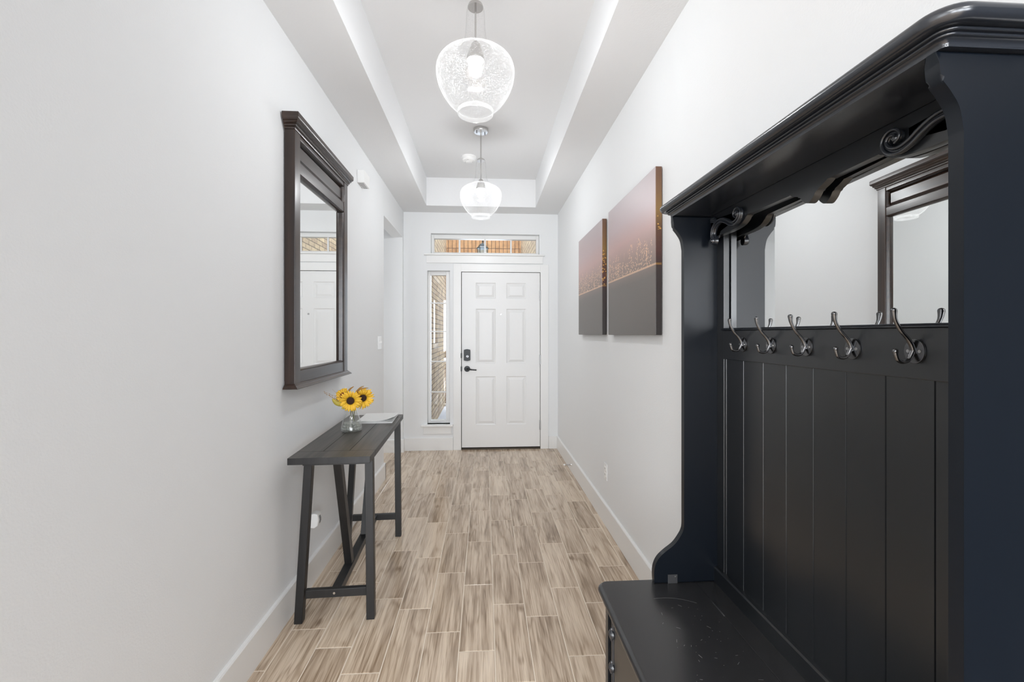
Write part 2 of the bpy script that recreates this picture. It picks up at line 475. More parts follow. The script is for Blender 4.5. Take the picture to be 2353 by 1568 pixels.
# left wall with the opening near the door
b = MB()
b.box(XL - .12, XL, LW0, OPEN_Y, 0, ZC + .4, 0.004)
b.box(XL - .12, XL, OPEN_Y - .01, OPEN_Y1 + .01, OPEN_Z, ZC + .4, 0.004)
struct(b.build('wall_left', M_WALL, smooth=30))
# side hall beyond that opening
b = MB()
b.box(-2.3, XL, OPEN_Y1, YF + .15, 0, ZC + .4)
struct(b.build('wall_side_hall_far', M_WALL))
b = MB().box(-2.35, -2.2, 3.0, OPEN_Y1 + .1, 0, ZC)
struct(b.build('wall_side_hall_end', M_WALL))
b = MB().box(-2.3, XL - .12, 3.0, 3.1, 0, ZC)
struct(b.build('wall_side_hall_near', M_WALL))
b = MB().box(-2.3, XL - .12, 3.0, OPEN_Y1, OPEN_Z + .2, OPEN_Z + .3)
struct(b.build('ceiling_side_hall', M_CEIL))
# right wall
struct(MB().box(XR, XR + .12, RW0, YF + .15, 0, ZC + .4).build('wall_right', M_WALL))

# front wall, three openings
DX0, DX1, DZ = -0.272, 0.648, 2.060
TX0, TX1, TZ0, TZ1 = -0.621, 0.637, 2.267, 2.503
SX0, SX1, SZ0, SZ1 = -0.661, -0.402, 0.300, 2.073
b = MB()
xs = [XL - .0, SX0, SX1, DX0, DX1, XR]
zs = sorted([0, SZ0, DZ, SZ1, TZ0, TZ1, ZC + .4])
xs = sorted(set([XL, TX0, SX0, SX1, DX0, TX1, DX1, XR]))
for i in range(len(xs) - 1):
    z_run = 0
    for j in range(len(zs) - 1):
        xm, zm = (xs[i] + xs[i + 1]) / 2, (zs[j] + zs[j + 1]) / 2
        hole = (DX0 < xm < DX1 and zm < DZ) or (TX0 < xm < TX1 and TZ0 < zm < TZ1) or (SX0 < xm < SX1 and SZ0 < zm < SZ1)
        if not hole: b.box(xs[i], xs[i + 1], YF, YF + .17, zs[j], zs[j + 1])
bm = b.bm
bmesh.ops.remove_doubles(bm, verts=bm.verts, dist=1e-5)
seen = {}
for f in list(bm.faces):
    key = tuple(sorted(v.index for v in f.verts)); seen.setdefault(key, []).append(f)
bm.verts.index_update()
cent = {}
for f in list(bm.faces):
    k = tuple(round(q, 4) for q in f.calc_center_median()); cent.setdefault(k, []).append(f)
for k, fs in cent.items():
    if len(fs) > 1: bmesh.ops.delete(bm, geom=fs, context='FACES_ONLY')
struct(b.build('wall_front', M_WALL))

# ceiling: soffit ring round a deep tray
TRX0, TRX1, TRY0, TRY1 = -0.635, 0.562, -0.7, 4.855
b = MB()
b.prism([(TRX0, TRY1), (TRX1, TRY1), (TRX1, TRY0), (TRX0, TRY0), (TRX0, YB), (XR + .06, YB), (XR + .06, YF + .1), (XL - .06, YF + .1), (XL - .06, YB), (TRX0 - .0005, YB), (TRX0 - .0005, TRY0)][::-1], 'Z', ZC, ZT)
b.box(XL - .06, XR + .06, YB, YF + .1, ZT, ZT + .12)
struct(b.build('ceiling', M_CEIL))

# living room behind the camera
b = MB()
b.box(-3.6, XL - .12, LW0, LW0 + .12, 0, 3.3); b.box(XR + .12, 3.6, RW0, RW0 + .12, 0, 3.3); b.box(XL - .06, XR + .06, YB - .12, YB, ZC, 3.3); b.box(XR, XR + .12, YB - .12, RW0, ZC, 3.3); b.box(XL - .12, XL - .06, YB - .12, LW0, ZC, 3.3)
struct(b.build('wall_living_room_hall_side', M_WALL))
struct(MB().box(-3.7, -3.6, -5.5, LW0 + .1, 0, 3.3).build('wall_living_room_left', M_WALL))
struct(MB().box(3.6, 3.7, -5.5, RW0 + .1, 0, 3.3).build('wall_living_room_right', mat('dark_reflection_paint', (.03, .035, .045), .8)))  # unseen wall, darkened so the hall tree's side panel reflects less light
struct(MB().box(-3.7, 3.7, -5.6, -5.5, 0, 3.3).build('wall_living_room_rear', M_WALL))
struct(MB().box(-3.7, 3.7, -5.6, RW0 + .1, 3.20, 3.35).build('ceiling_living_room', M_CEIL))

# baseboards (with an eased top)
BH = 0.148
def base_prof_x(x, d, h=BH):   # runs along Y; wall face at x, projecting by d
    return [(x, 0), (x + d, 0), (x + d, h - .008), (x + d * .75, h - .002), (x + d * .4, h), (x, h)]
def base_prof_y(y, d, h=BH):
    return [(y, 0), (y + d, 0), (y + d, h - .008), (y + d * .75, h - .002), (y + d * .4, h), (y, h)]
T = 0.015
b = MB().prism(base_prof_x(XL, T), 'Y', LW0, OPEN_Y + T)
b.prism(base_prof_y(OPEN_Y, T), 'X', XL - .12, XL + T)
struct(b.build('baseboard_left', M_TRIM))
b = MB().prism(base_prof_x(XR, -T), 'Y', RW0, YF)
struct(b.build('baseboard_right', M_TRIM))
b = MB().prism(base_prof_y(YF, -T), 'X', XL + T, -0.365)
b.prism(base_prof_y(YF, -T), 'X', 0.745, XR - T)
b.prism(base_prof_y(OPEN_Y1, -T), 'X', -2.2, XL)
b.prism(base_prof_x(XL, T), 'Y', OPEN_Y1 - T, YF)
struct(b.build('baseboard_front', M_TRIM))

# door casing
b = MB()
CY = YF - 0.018
b.box(-0.362, DX0, CY, YF + .01, 0, DZ + .09, 0.002)
b.box(DX1, 0.743, CY, YF + .01, 0, DZ + .09, 0.002)
b.box(DX0, DX1, CY, YF + .01, DZ, DZ + .09, 0.002)
b.box(DX0 - .012, DX0, YF + .004, YF + .17, 0, DZ + .012)
b.box(DX1, DX1 + .012, YF + .004, YF + .17, 0, DZ + .012)
b.box(DX0, DX1, YF + .004, YF + .17, DZ, DZ + .012)
struct(b.build('trim_1', M_TRIM))

# front door
door = bpy.data.objects.new('door_1', None); COL.objects.link(door); struct(door)
door.location = (0.19, YF, 0)
def dchild(o, *more):
    o.parent = door; o.matrix_parent_inverse = Matrix.Translation(door.location).inverted(); return o
def panel_door(x0, x1, z0, z1, y, panels, thick=.044):
    bm = bmesh.new()
    def V(x, z, dy=0): return bm.verts.new((x, y + dy, z))
    xs = sorted({x0, x1, *[p[0] for p in panels], *[p[1] for p in panels]})
    zs = sorted({z0, z1, *[p[2] for p in panels], *[p[3] for p in panels]})
    for i in range(len(xs) - 1):
        for j in range(len(zs) - 1):
            xm, zm = (xs[i] + xs[i + 1]) / 2, (zs[j] + zs[j + 1]) / 2
            if any(p[0] < xm < p[1] and p[2] < zm < p[3] for p in panels): continue
            bm.faces.new((V(xs[i], zs[j]), V(xs[i + 1], zs[j]), V(xs[i + 1], zs[j + 1]), V(xs[i], zs[j + 1])))
    for a, b_, c, d in panels:
        steps = [(0, 0), (.004, .006), (.012, .009), (.016, .009), (.040, .0015), (.044, .001)]
        rings = [[V(a + o, c + o, dy), V(b_ - o, c + o, dy), V(b_ - o, d - o, dy), V(a + o, d - o, dy)] for o, dy in steps]
        for A, B in zip(rings, rings[1:]):
            for i in range(4):
                j = (i + 1) % 4; bm.faces.new((A[i], A[j], B[j], B[i]))
        bm.faces.new(rings[-1])
    for q in ([(x0, z0), (x1, z0)], [(x1, z0), (x1, z1)], [(x1, z1), (x0, z1)], [(x0, z1), (x0, z0)]):
        (ax, az), (bx, bz) = q
        bm.faces.new((V(ax, az), V(ax, az, thick), V(bx, bz, thick), V(bx, bz)))
    bm.faces.new((V(x0, z0, thick), V(x0, z1, thick), V(x1, z1, thick), V(x1, z0, thick)))
    bmesh.ops.remove_doubles(bm, verts=bm.verts, dist=1e-5)
    m = MB(); m.bm.free(); m.bm = bm
    return m
P6 = []
for a, c in ((-0.104, 0.126), (0.251, 0.479)):
    P6 += [(a, c, 1.752, 1.935), (a, c, 0.998, 1.632), (a, c, 0.286, 0.848)]
DY = YF - 0.004
dchild(panel_door(DX0 + .007, DX1 - .005, 0.026, DZ - .005, DY, P6).build('door_slab', M_DOOR))
dchild(MB().box(DX0, DX1, YF - .012, YF + .17, 0.0, 0.016, .003).build('threshold', mat('bronze_threshold', (.07, .055, .04), .5, metal=.4)))
dchild(MB().box(DX0, DX1, YF + .042, YF + .06, 0.0, DZ).build('weather_strip', M_GAP))
# lever handle with round rose
b = MB().lathe([(0.001, DY), (.034, DY), (.034, DY - .006), (.030, DY - .010), (.014, DY - .011), (.0125, DY - .045), (.001, DY - .046)], -.204, .937, 32, 'Y')
b.tube(spline([(-.204, DY - .045, .937), (-.185, DY - .05, .936), (-.15, DY - .052, .930), (-.096, DY - .050, .926)], 6), [.010] * 6 + [.0085] * 6 + [.007] * 7, 12)
dchild(b.build('door_handle', M_BLACKMETAL, smooth=40, label='black lever handle with a round rose'))
# keypad deadbolt
b = MB().prism([(-.2415, 1.040), (-.236, 1.034), (-.204, 1.028), (-.172, 1.034), (-.1665, 1.040), (-.1665, 1.152), (-.172, 1.160), (-.204, 1.166), (-.236, 1.160), (-.2415, 1.152)], 'Y', DY - .024, DY, .003)
lock = dchild(b.build('deadbolt', M_BLACKMETAL, smooth=40, label='black keypad deadbolt housing'))
b = MB().lathe([(.001, DY - .027), (.014, DY - .027), (.014, DY - .023)], -.200, 1.082, 20, 'Y')
b.tube([(-.206, DY - .034, 1.062), (-.195, DY - .034, 1.102)], .0035, 8, flat=.7)
tp = b.build('thumb_turn', M_PEWTER, smooth=40); tp.parent = lock
tp.matrix_parent_inverse = Matrix.Identity(4)
lock_mw = door.matrix_world
dchild(MB().lathe([(.001, DY - .003), (.010, DY - .003), (.011, DY)], .187, 1.568, 20, 'Y').build('peephole', M_HINGE, smooth=40))
for z in (1.792, 1.042, 0.278):
    b = MB().lathe([(.006, z - .055), (.0075, z - .055), (.0075, z + .055), (.006, z + .055)], DX1 + .001, YF - .012, 14)
    for q in (-.03, 0, .03):
        b.lathe([(.0079, z + q - .001), (.0079, z + q + .001)], DX1 + .001, YF - .012, 14)
    b.box(DX1 - .012, DX1 + .012, YF - .0065, YF - .0045, z - .055, z + .055)
    dchild(b.build('hinge', M_HINGE, smooth=40))
for z in (1.090, .937):
    dchild(MB().box(DX0 - .006, DX0 + .009, YF - .0195, YF - .004, z - .028, z + .028, .002).build('strike_plate', M_BLACKMETAL))

# windows -----------------------------------------------------------
def window(name, x0, x1, z0, z1, muntx, muntz, yg=YF + .10, fr=.030):
    root = bpy.data.objects.new(name, None); COL.objects.link(root); struct(root)
    root.location = ((x0 + x1) / 2, YF, z0)
    inv = Matrix.Translation(root.location).inverted()
    def add(o): o.parent = root; o.matrix_parent_inverse = inv; return o
    fw, top = .030, .045
    b = MB()
    for (a, c, d, e) in ((x0, x0 + fw, z0, z1), (x1 - fr, x1, z0, z1), (x0 + fw, x1 - fr, z0, z0 + .030), (x0 + fw, x1 - fr, z1 - top, z1)):
        b.box(a, c, yg - .03, yg + .04, d, e, .003)
    add(b.build('window_frame', M_TRIM))
    b = MB(); g0, g1 = z0 + .028, z1 - top + .002
    for mx in muntx: b.box(mx - .010, mx + .010, yg - .009, yg + .009, g0, g1, .002)
    for mz in muntz: b.box(x0 + fw - .002, x1 - fr + .002, yg - .008, yg + .008, mz - .007, mz + .007, .002)
    add(b.build('glazing_bars', M_TRIM))
    add(MB().box(x0 + fw - .004, x1 - fr + .004, yg + .010, yg + .014, g0 - .004, g1 + .004).build('window_pane', M_PANE))
    return root, add
w1, add = window('window_1', TX0, TX1, TZ0, TZ1, (-.297, .003, .310), ())
add(MB().box(-.697, .699, YF - .042, YF + .07, 2.247, 2.267, .006).build('window_sill', M_TRIM, smooth=40))
add(MB().box(-.670, .677, YF - .016, YF, 2.160, 2.247, .002).build('apron', M_TRIM))
w2, add = window('window_2', SX0, SX1, SZ0, SZ1, (), (1.7036, 1.3707, 1.0174, .6589), fr=.052)
add(MB().box(-.730, -.366, YF - .042, YF + .07, .273, .300, .006).build('window_sill', M_TRIM, smooth=40))
add(MB().box(-.705, -.386, YF - .016, YF, .190, .273, .002).build('apron', M_TRIM))

# brick porch outside the front windows -----------------------------
CREAM, TAN, ORG = (0.74, 0.60, 0.43), (0.58, 0.38, 0.23), (0.62, 0.30, 0.13)
BR_SIDE = brick_material('porch_side_brick', (1, 2), (0.66, 0.52, 0.34), (0.44, 0.325, 0.225), (0.15, 0.115, 0.09), 0.21, 0.075)
BR_SOLD = brick_material('porch_soldier_brick', (2, 0), (0.55, 0.30, 0.14), (0.42, 0.21, 0.09), (0.11, 0.05, 0.028), 0.20, 0.078, off=0.0, shift=(0.155, 0.02))
BR_GRND = mat('porch_concrete', (0.42, 0.42, 0.45), 0.8, bump=(20, .2, .003))
struct(MB().box(-.90, -.76, YF + .17, 8.9, -.05, 4.3).build('wall_porch_left', BR_SIDE))
struct(MB().box(.72, .86, YF + .17, 8.9, -.05, 4.3).build('wall_porch_right', BR_SIDE))
# arched brick front of the porch, opening under the soldier courses
arch = [(-.76, 4.3), (-.76, -.05), (-.44, -.05)]
for k in range(13):
    a = math.pi * (1 - k / 12); arch.append((-.02 + .42 * math.cos(a), 2.3 + .42 * math.sin(a)))
arch += [(.40, -.05), (.72, -.05), (.72, 4.3)]
struct(MB().prism(arch, 'Y', 8.8, 9.05).build('wall_porch_front', BR_SOLD))
struct(MB().box(-4, 4, YF + .17, 16, -.16, -.03).build('floor_porch', BR_GRND))

# lantern hanging in the porch
ln = thing('hanging_lantern', 'dark metal porch lantern seen through the transom window', 'lantern', (-.032, 6.5, 2.36))
def LP(m, name, material, **k):
    o = m.build(name, material, ln, **k); return o
b = MB().lathe([(.001, .385), (.008, .38), (.004, .36), (.014, .345), (.005, .33), (.020, .315), (.045, .30), (.072, .262), (.086, .252), (.090, .235), (.084, .235)], 0, 0, 6)
LP(b, 'roof', M_BLACKMETAL)
b = MB()
for k in range(6):
    a = math.pi / 3 * k; b.tube([(.078 * math.cos(a), .078 * math.sin(a), .24), (.062 * math.cos(a), .062 * math.sin(a), .02)], .005, 6)
b.lathe([(.001, 0), (.02, 0), (.066, .012), (.066, .022), (.001, .022)], 0, 0, 6)
LP(b, 'cage', M_BLACKMETAL)
LP(MB().lathe([(.072, .24), (.057, .022)], 0, 0, 6), 'lantern_glass', clear_glass('lantern_glass', tint=(.75, .85, .9), scatter=.25))
LP(MB().tube([(0, 0, .38), (0, 0, 1.0)], .004, 6), 'chain', M_BLACKMETAL)
LP(MB().tube([(0, 0, .02), (0, 0, .13)], .010, 8), 'candle', M_PLASTIC)
struct(MB().box(-.80, .76, 6.4, 6.6, 3.35, 3.5).build('beam_porch', M_TRIM))

# door in the side hall (seen in the hall tree's mirror)
d2 = bpy.data.objects.new('door_2', None); COL.objects.link(d2); struct(d2); d2.location = (-2.2, 4.62, 0)
def d2c(o): o.parent = d2; o.matrix_parent_inverse = Matrix.Translation(d2.location).inverted(); return o
d2c(MB().box(-2.20, -2.185, 4.24, 5.0, .01, 2.02, .002).build('door_slab', M_DOOR))
b = MB()
b.box(-2.20, -2.178, 4.15, 4.24, 0, 2.11, .002); b.box(-2.20, -2.178, 5.0, 5.055, 0, 2.11, .002); b.box(-2.20, -2.178, 4.24, 5.0, 2.02, 2.11, .002)
d2c(b.build('casing', M_TRIM))

# ------------------------------------------------------------------ pendant lights
def _open_lathe(prof, seg=72):
    m = MB(); bm = m.bm; rings = []
    for r, z in prof:
        rings.append([bm.verts.new((r * math.cos(2 * math.pi * i / seg), r * math.sin(2 * math.pi * i / seg), z)) for i in range(seg)])
    for A, B in zip(rings, rings[1:]):
        for i in range(seg):
            j = (i + 1) % seg; bm.faces.new((A[i], A[j], B[j], B[i]))
    return m
def pendant():
    p = thing('pendant_light', '', 'pendant light', (0, 0, ZT), 0, 'seeded glass pendant lights')
    zt = ZT
    def A(m, name, material, **k):
        return m.build(name, material, p, **k)
    q = lambda z: z - zt
    can = A(MB().lathe([(.001, q(3.05)), (.061, q(3.05)), (.061, q(3.030)), (.057, q(3.024)), (.001, q(3.022))], 0, 0, 40), 'canopy', M_STEEL, smooth=35)
    for sx, sy in ((-.034, -.018), (.034, .018)):
        s_ = MB().tube([(sx, sy, q(3.023)), (sx, sy, q(3.008))], .0035, 10).build('screw', M_PEWTER, can)
    A(MB().tube([(0, 0, q(3.024)), (0, 0, q(2.80))], .0058, 14), 'stem', M_STEEL, smooth=35)
    # the little ring and cap that close the neck
    b = MB().lathe([(.001, q(2.812)), (.010, q(2.812)), (.011, q(2.800)), (.031, q(2.798)), (.034, q(2.790)), (.034, q(2.784)), (.001, q(2.784))], 0, 0, 32)
    A(b, 'cap', M_STEEL, smooth=35)
    A(MB().tube([(0, 0, q(2.79)), (0, 0, q(2.615))], .0045, 10), 'lamp_tube', M_STEEL, smooth=35)
    A(MB().lathe([(.001, q(2.635)), (.012, q(2.632)), (.021, q(2.622)), (.040, q(2.560)), (.040, q(2.548)), (.036, q(2.548)), (.019, q(2.60)), (.001, q(2.60))], 0, 0, 24), 'socket', M_STEEL, smooth=35)  # cup flared wide to keep the bulb's light off the tray
    A(MB().lathe([(.001, q(2.574)), (.012, q(2.572)), (.014, q(2.556)), (.026, q(2.536)), (.031, q(2.515)), (.027, q(2.493)), (.014, q(2.481)), (.001, q(2.479))], 0, 0, 20), 'bulb', M_BULB, smooth=60)
    prof = spline([(.036, 2.785), (.040, 2.76), (.043, 2.70), (.047, 2.655), (.058, 2.62), (.076, 2.594), (.100, 2.580), (.130, 2.566), (.157, 2.545), (.171, 2.518), (.173, 2.49), (.166, 2.45), (.148, 2.408), (.121, 2.368), (.095, 2.342), (.078, 2.332)], 5)
    A(_open_lathe([(r, q(z)) for r, z in prof]), 'shade', M_SHADE, smooth=60)
    A(MB().lathe([(.0775, q(2.332)), (.0795, q(2.330)), (.0795, q(2.316)), (.078, q(2.312)), (.0755, q(2.314)), (.0755, q(2.330))], 0, 0, 72, closed=True), 'shade_rim', M_SHADERIM, smooth=60)
    return p
p1 = pendant(); p1.location = (-.041, 1.958, ZT)
p1['label'] = 'larger looking near pendant light, clear seeded glass bell shade, lamp on'
p2 = dup_tree(p1, (-.0326, 3.689, ZT), 'farther pendant light nearest the front door, whole bottle shaped glass shade visible')

# smoke detector on the tray ceiling
sd = thing('smoke_detector', 'round white smoke detector on the tray ceiling behind the far pendant light', 'smoke detector', (-.155, 4.27, ZT))
MB().lathe([(.001, 0), (.072, 0), (.072, -.010), (.066, -.013), (.066, -.020), (.001, -.020)], 0, 0, 40).build('base_plate', M_PLASTIC, sd, smooth=35)
b = MB().lathe([(.001, -.018), (.062, -.018), (.064, -.030), (.056, -.040), (.026, -.046), (.022, -.052), (.001, -.053)], 0, 0, 40)
c_ = b.build('cover', M_PLASTIC, sd, smooth=35)
for k in range(3):
    a = 2.1 * k + .4
    MB().ball((.042 * math.cos(a), .042 * math.sin(a), -.043), .003, 8).build('indicator', M_HINGE, c_)

# ------------------------------------------------------------------ small wall fittings
# chime box on the left wall
ch = thing('chime_box', 'small white plastic chime box with louvred underside, high on left wall', 'chime box', (XL, 3.36, 2.45))
b = MB().box(0, .050, -.075, .075, 0, .092, .002); b.build('housing', M_PLASTIC, ch, smooth=40)
b = MB()
for k in range(4): b.box(.008, .040, -.058 + .034 * k, -.040 + .034 * k, -.002, .002)
b.build('louvre', mat('grey_vent', (.45, .45, .45), .6), ch)
# light switch
sw = thing('light_switch', 'white wall switch plate beside the left opening', 'light switch', (XL, 3.96, 1.262))
MB().box(0, .006, -.058, .058, -.057, .057, .002).build('switch_plate', M_PLASTIC, sw, smooth=40)
for y in (-.024, .024):
    MB().box(.005, .018, y - .006, y + .006, -.004, .016, .001).build('toggle', M_PLASTIC, sw)
# right wall outlet
def outlet(label, loc, side):
    o = thing('wall_outlet', label, 'outlet', loc)
    s = side
    MB().box(min(0, s * .005), max(0, s * .005), -.035, .035, -.057, .057, .0015).build('cover_plate', M_PLASTIC, o, smooth=40)
    for z in (-.021, .021):
        r = MB().box(min(s * .004, s * .007), max(s * .004, s * .007), -.016, .016, z - .014, z + .014, .001).build('receptacle', M_PLASTIC, o)
        b = MB()
        for y in (-.006, .006): b.box(min(s * .006, s * .0075), max(s * .006, s * .0075), y - .001, y + .001, z - .003, z + .006)
        b.build('slot', M_GAP, r)
    return o
outlet('white outlet plate low on the right wall below the pictures', (XR, 3.07, .368), -1)
outlet('white outlet behind the console table on the left wall', (XL, 2.405, .372), 1)
# plug-in device in the left outlet
pl = thing('plug_in_freshener', 'white plug-in air freshener in the outlet behind the console table', 'air freshener', (XL + .0075, 2.395, .352))
MB().prism([(.0, -.030), (.030, -.034), (.048, -.020), (.052, .010), (.046, .040), (.024, .046), (.0, .034)], 'Y', -.026, .026, .006).build('housing', M_PLASTIC, pl, smooth=50)
MB().prism([(.050, -.012), (.0535, .0), (.0535, .015), (.049, .028), (.047, .026), (.047, -.010)], 'Y', -.010, .010, .001).build('vent', mat('grey_vent_slot', (.22, .22, .22), .6), pl)
# spring door stop
ds = thing('door_stop', 'small spring door stop with white tip on right baseboard', 'door stop', (XR - T, 4.24, .070))
b = MB()
pts = [(-.012 - .052 * k / 120, .0065 * math.cos(k * .62), .0065 * math.sin(k * .62)) for k in range(121)]
b.tube(pts, .0014, 6); b.build('spring', M_STEEL, ds, smooth=50)
MB().lathe([(.001, 0), (.011, 0), (.010, -.006), (.006, -.014), (.001, -.014)], 0, 0, 16, 'X').build('mount', M_STEEL, ds, smooth=50)
MB().lathe([(.001, -.078), (.007, -.077), (.0085, -.070), (.008, -.062), (.001, -.062)], 0, 0, 16, 'X').build('tip', M_PLASTIC, ds, smooth=50)

# ------------------------------------------------------------------ pictures on the right wall
def canvas_material(front):
    m, nt, b = newmat('city_print_front' if front else 'city_print_edge')
    N, L = nt.nodes.new, nt.links.new
    g = N('ShaderNodeNewGeometry'); sp = N('ShaderNodeSeparateXYZ'); L(g.outputs['Position'], sp.inputs[0])
    def M_(op, a, c=None, d=None):
        q = N('ShaderNodeMath'); q.operation = op
        for i, v in enumerate((a, c, d)):
            if v is None: continue
            if hasattr(v, 'is_linked'): L(v, q.inputs[i])
            else: q.inputs[i].default_value = v
        return q.outputs[0]
    h = M_('DIVIDE', M_('SUBTRACT', sp.outputs[2], 1.335), .815)
    wob = N('ShaderNodeTexNoise'); wob.inputs['Scale'].default_value = 3; wob.inputs['Detail'].default_value = 4
    L(g.outputs['Position'], wob.inputs['Vector'])
    hh = M_('ADD', h, M_('MULTIPLY', M_('SUBTRACT', wob.outputs['Fac'], .5), .06))
    r = N('ShaderNodeValToRGB'); L(hh, r.inputs[0])
    if front:
        stops = [(0.0, (.12, .106, .098)), (.36, (.145, .125, .115)), (.43, (.22, .165, .145)), (.55, (.36, .25, .22)), (.66, (.50, .33, .31)), (.80, (.47, .37, .38)), (1.0, (.44, .38, .39))]  # front colours paled to take in the glare off the canvas
    else:
        stops = [(0.0, (.022, .017, .016)), (.38, (.030, .018, .017)), (.50, (.075, .022, .016)), (.62, (.09, .035, .015)), (.74, (.22, .12, .03)), (.86, (.17, .085, .035)), (1.0, (.12, .055, .030))]
    e = r.color_ramp.elements
    e[0].position, e[0].color = stops[0][0], (*stops[0][1], 1)
    e[1].position, e[1].color = stops[-1][0], (*stops[-1][1], 1)
    for p, c in stops[1:-1]:
        q = r.color_ramp.elements.new(p); q.color = (*c, 1)
    # lit buildings: blocky cells of windows in a skyline band, taller here and there
    mp = N('ShaderNodeCombineXYZ')
    L(M_('MULTIPLY', M_('ADD', sp.outputs[1], sp.outputs[0]), 60.0), mp.inputs[0]); L(M_('MULTIPLY', sp.outputs[2], 90.0), mp.inputs[1])
    vo = N('ShaderNodeTexVoronoi'); vo.inputs['Scale'].default_value = 1.0; vo.distance = 'CHEBYCHEV'; L(mp.outputs[0], vo.inputs['Vector'])
    dots = M_('LESS_THAN', vo.outputs['Distance'], .30)
    sky = N('ShaderNodeTexNoise'); sky.noise_dimensions = '1D'; sky.inputs['Scale'].default_value = 14; sky.inputs['Detail'].default_value = 3
    L(M_('ADD', sp.outputs[1], M_('MULTIPLY', sp.outputs[0], 5.0)), sky.inputs['W'])
    top = M_('ADD', .42, M_('MULTIPLY', sky.outputs['Fac'], .34 if front else .55))
    band = M_('MULTIPLY', M_('GREATER_THAN', h, .425), M_('LESS_THAN', h, top))
    lights = M_('MULTIPLY', M_('MULTIPLY', dots, band), M_('GREATER_THAN', wob.outputs['Fac'], .44))
    line = M_('LESS_THAN', M_('ABSOLUTE', M_('SUBTRACT', h, .422)), .006)
    # streaks of lamplight, stretched upright
    mp2 = N('ShaderNodeCombineXYZ')
    L(M_('MULTIPLY', M_('ADD', sp.outputs[1], sp.outputs[0]), 45.0), mp2.inputs[0]); L(M_('MULTIPLY', sp.outputs[2], 5.0), mp2.inputs[1])
    st = N('ShaderNodeTexNoise'); st.inputs['Scale'].default_value = 1.0; st.inputs['Detail'].default_value = 2; L(mp2.outputs[0], st.inputs['Vector'])
    streak = M_('MULTIPLY', M_('GREATER_THAN', st.outputs['Fac'], .66), band)
    f = M_('MINIMUM', M_('ADD', M_('ADD', M_('MULTIPLY', lights, .6), M_('MULTIPLY', line, .6 if front else .25)), M_('MULTIPLY', streak, .45)), 1.0)
    mx = N('ShaderNodeMix'); mx.data_type = 'RGBA'; L(f, mx.inputs[0]); L(r.outputs[0], mx.inputs[6])
    mx.inputs[7].default_value = (.85, .55, .36, 1) if front else (.8, .42, .08, 1)
    L(mx.outputs[2], b.inputs['Base Color'])
    b.inputs['Roughness'].default_value = .42; b.inputs['Specular IOR Level'].default_value = .6
    n2 = N('ShaderNodeTexNoise'); n2.inputs['Scale'].default_value = 350; L(g.outputs['Position'], n2.inputs['Vector'])
    bp = N('ShaderNodeBump'); bp.inputs['Strength'].default_value = .25; bp.inputs['Distance'].default_value = .0006
    L(n2.outputs['Fac'], bp.inputs['Height']); L(bp.outputs[0], b.inputs['Normal'])
    return m
M_PRINT, M_PRINTE = canvas_material(True), canvas_material(False)
def canvas(y0, y1, label):
    c = thing('canvas_picture', label, 'picture', (XR, (y0 + y1) / 2, 1.335), 0, 'canvas pictures on the right wall')
    xf, xb = -.036, -.004
    hy = (y1 - y0) / 2
    m = MB().box(xf, xb, -hy, hy, 0, .813, .003, 2)
    o = m.build('stretched_canvas', [M_PRINT, M_PRINTE], c)
    for p in o.data.polygons:
        p.material_index = 0 if p.normal.x < -.8 else 1
    MB().box(xb, 0, -hy + .03, hy - .03, .04, .78).build('stretcher_bar', mat('pine_bar', (.35, .25, .16), .7), c)
    return c
canvas(2.072, 2.885, 'larger looking city at dusk canvas nearest the black hall tree')
canvas(3.038, 3.812, 'city at dusk canvas nearer the front door, pink sky and dark wrapped edge')

# ------------------------------------------------------------------ wall mirror
wm = thing('wall_mirror', 'tall dark brown framed mirror hanging on the left wall above the console table', 'mirror', (XL, 2.49, 1.085))
def wmp(m, name, material=M_ESPRESSO, parent=wm, **k):
    return m.build(name, material, parent, **k)
MZ = 1.085
y0, y1 = 2.100 - 2.49, 2.886 - 2.49
zz = lambda z: z - MZ
for a in (y0, y1 - .062):
    m = MB().box(.004, .052, a, a + .062, zz(1.106), zz(2.295), .003)
    wmp(m, 'stile', M_ESPRESSOV, smooth=40)
yi0, yi1 = y0 + .062, y1 - .062
wmp(MB().box(.008, .048, yi0, yi1, zz(1.106), zz(1.166), .003), 'bottom_rail', smooth=40)
wmp(MB().box(.008, .048, yi0, yi1, zz(2.106), zz(2.160), .003), 'middle_rail', smooth=40)
wmp(MB().box(.008, .048, yi0, yi1, zz(2.268), zz(2.295), .003), 'top_rail', smooth=40)
# raised panel with bevelled edges
bm_ = MB(); bm = bm_.bm
def ring(o, x): return [bm.verts.new(p) for p in ((x, yi0 + o, zz(2.160) + o), (x, yi1 - o, zz(2.160) + o), (x, yi1 - o, zz(2.268) - o), (x, yi0 + o, zz(2.268) - o))]
R = [ring(0, .020), ring(.004, .020), ring(.006, .022), ring(.024, .036), ring(.026, .036)]
for A, B in zip(R, R[1:]):
    for i in range(4): bm.faces.new((A[i], A[(i + 1) % 4], B[(i + 1) % 4], B[i]))
bm.faces.new(R[-1])
wmp(bm_, 'raised_panel')
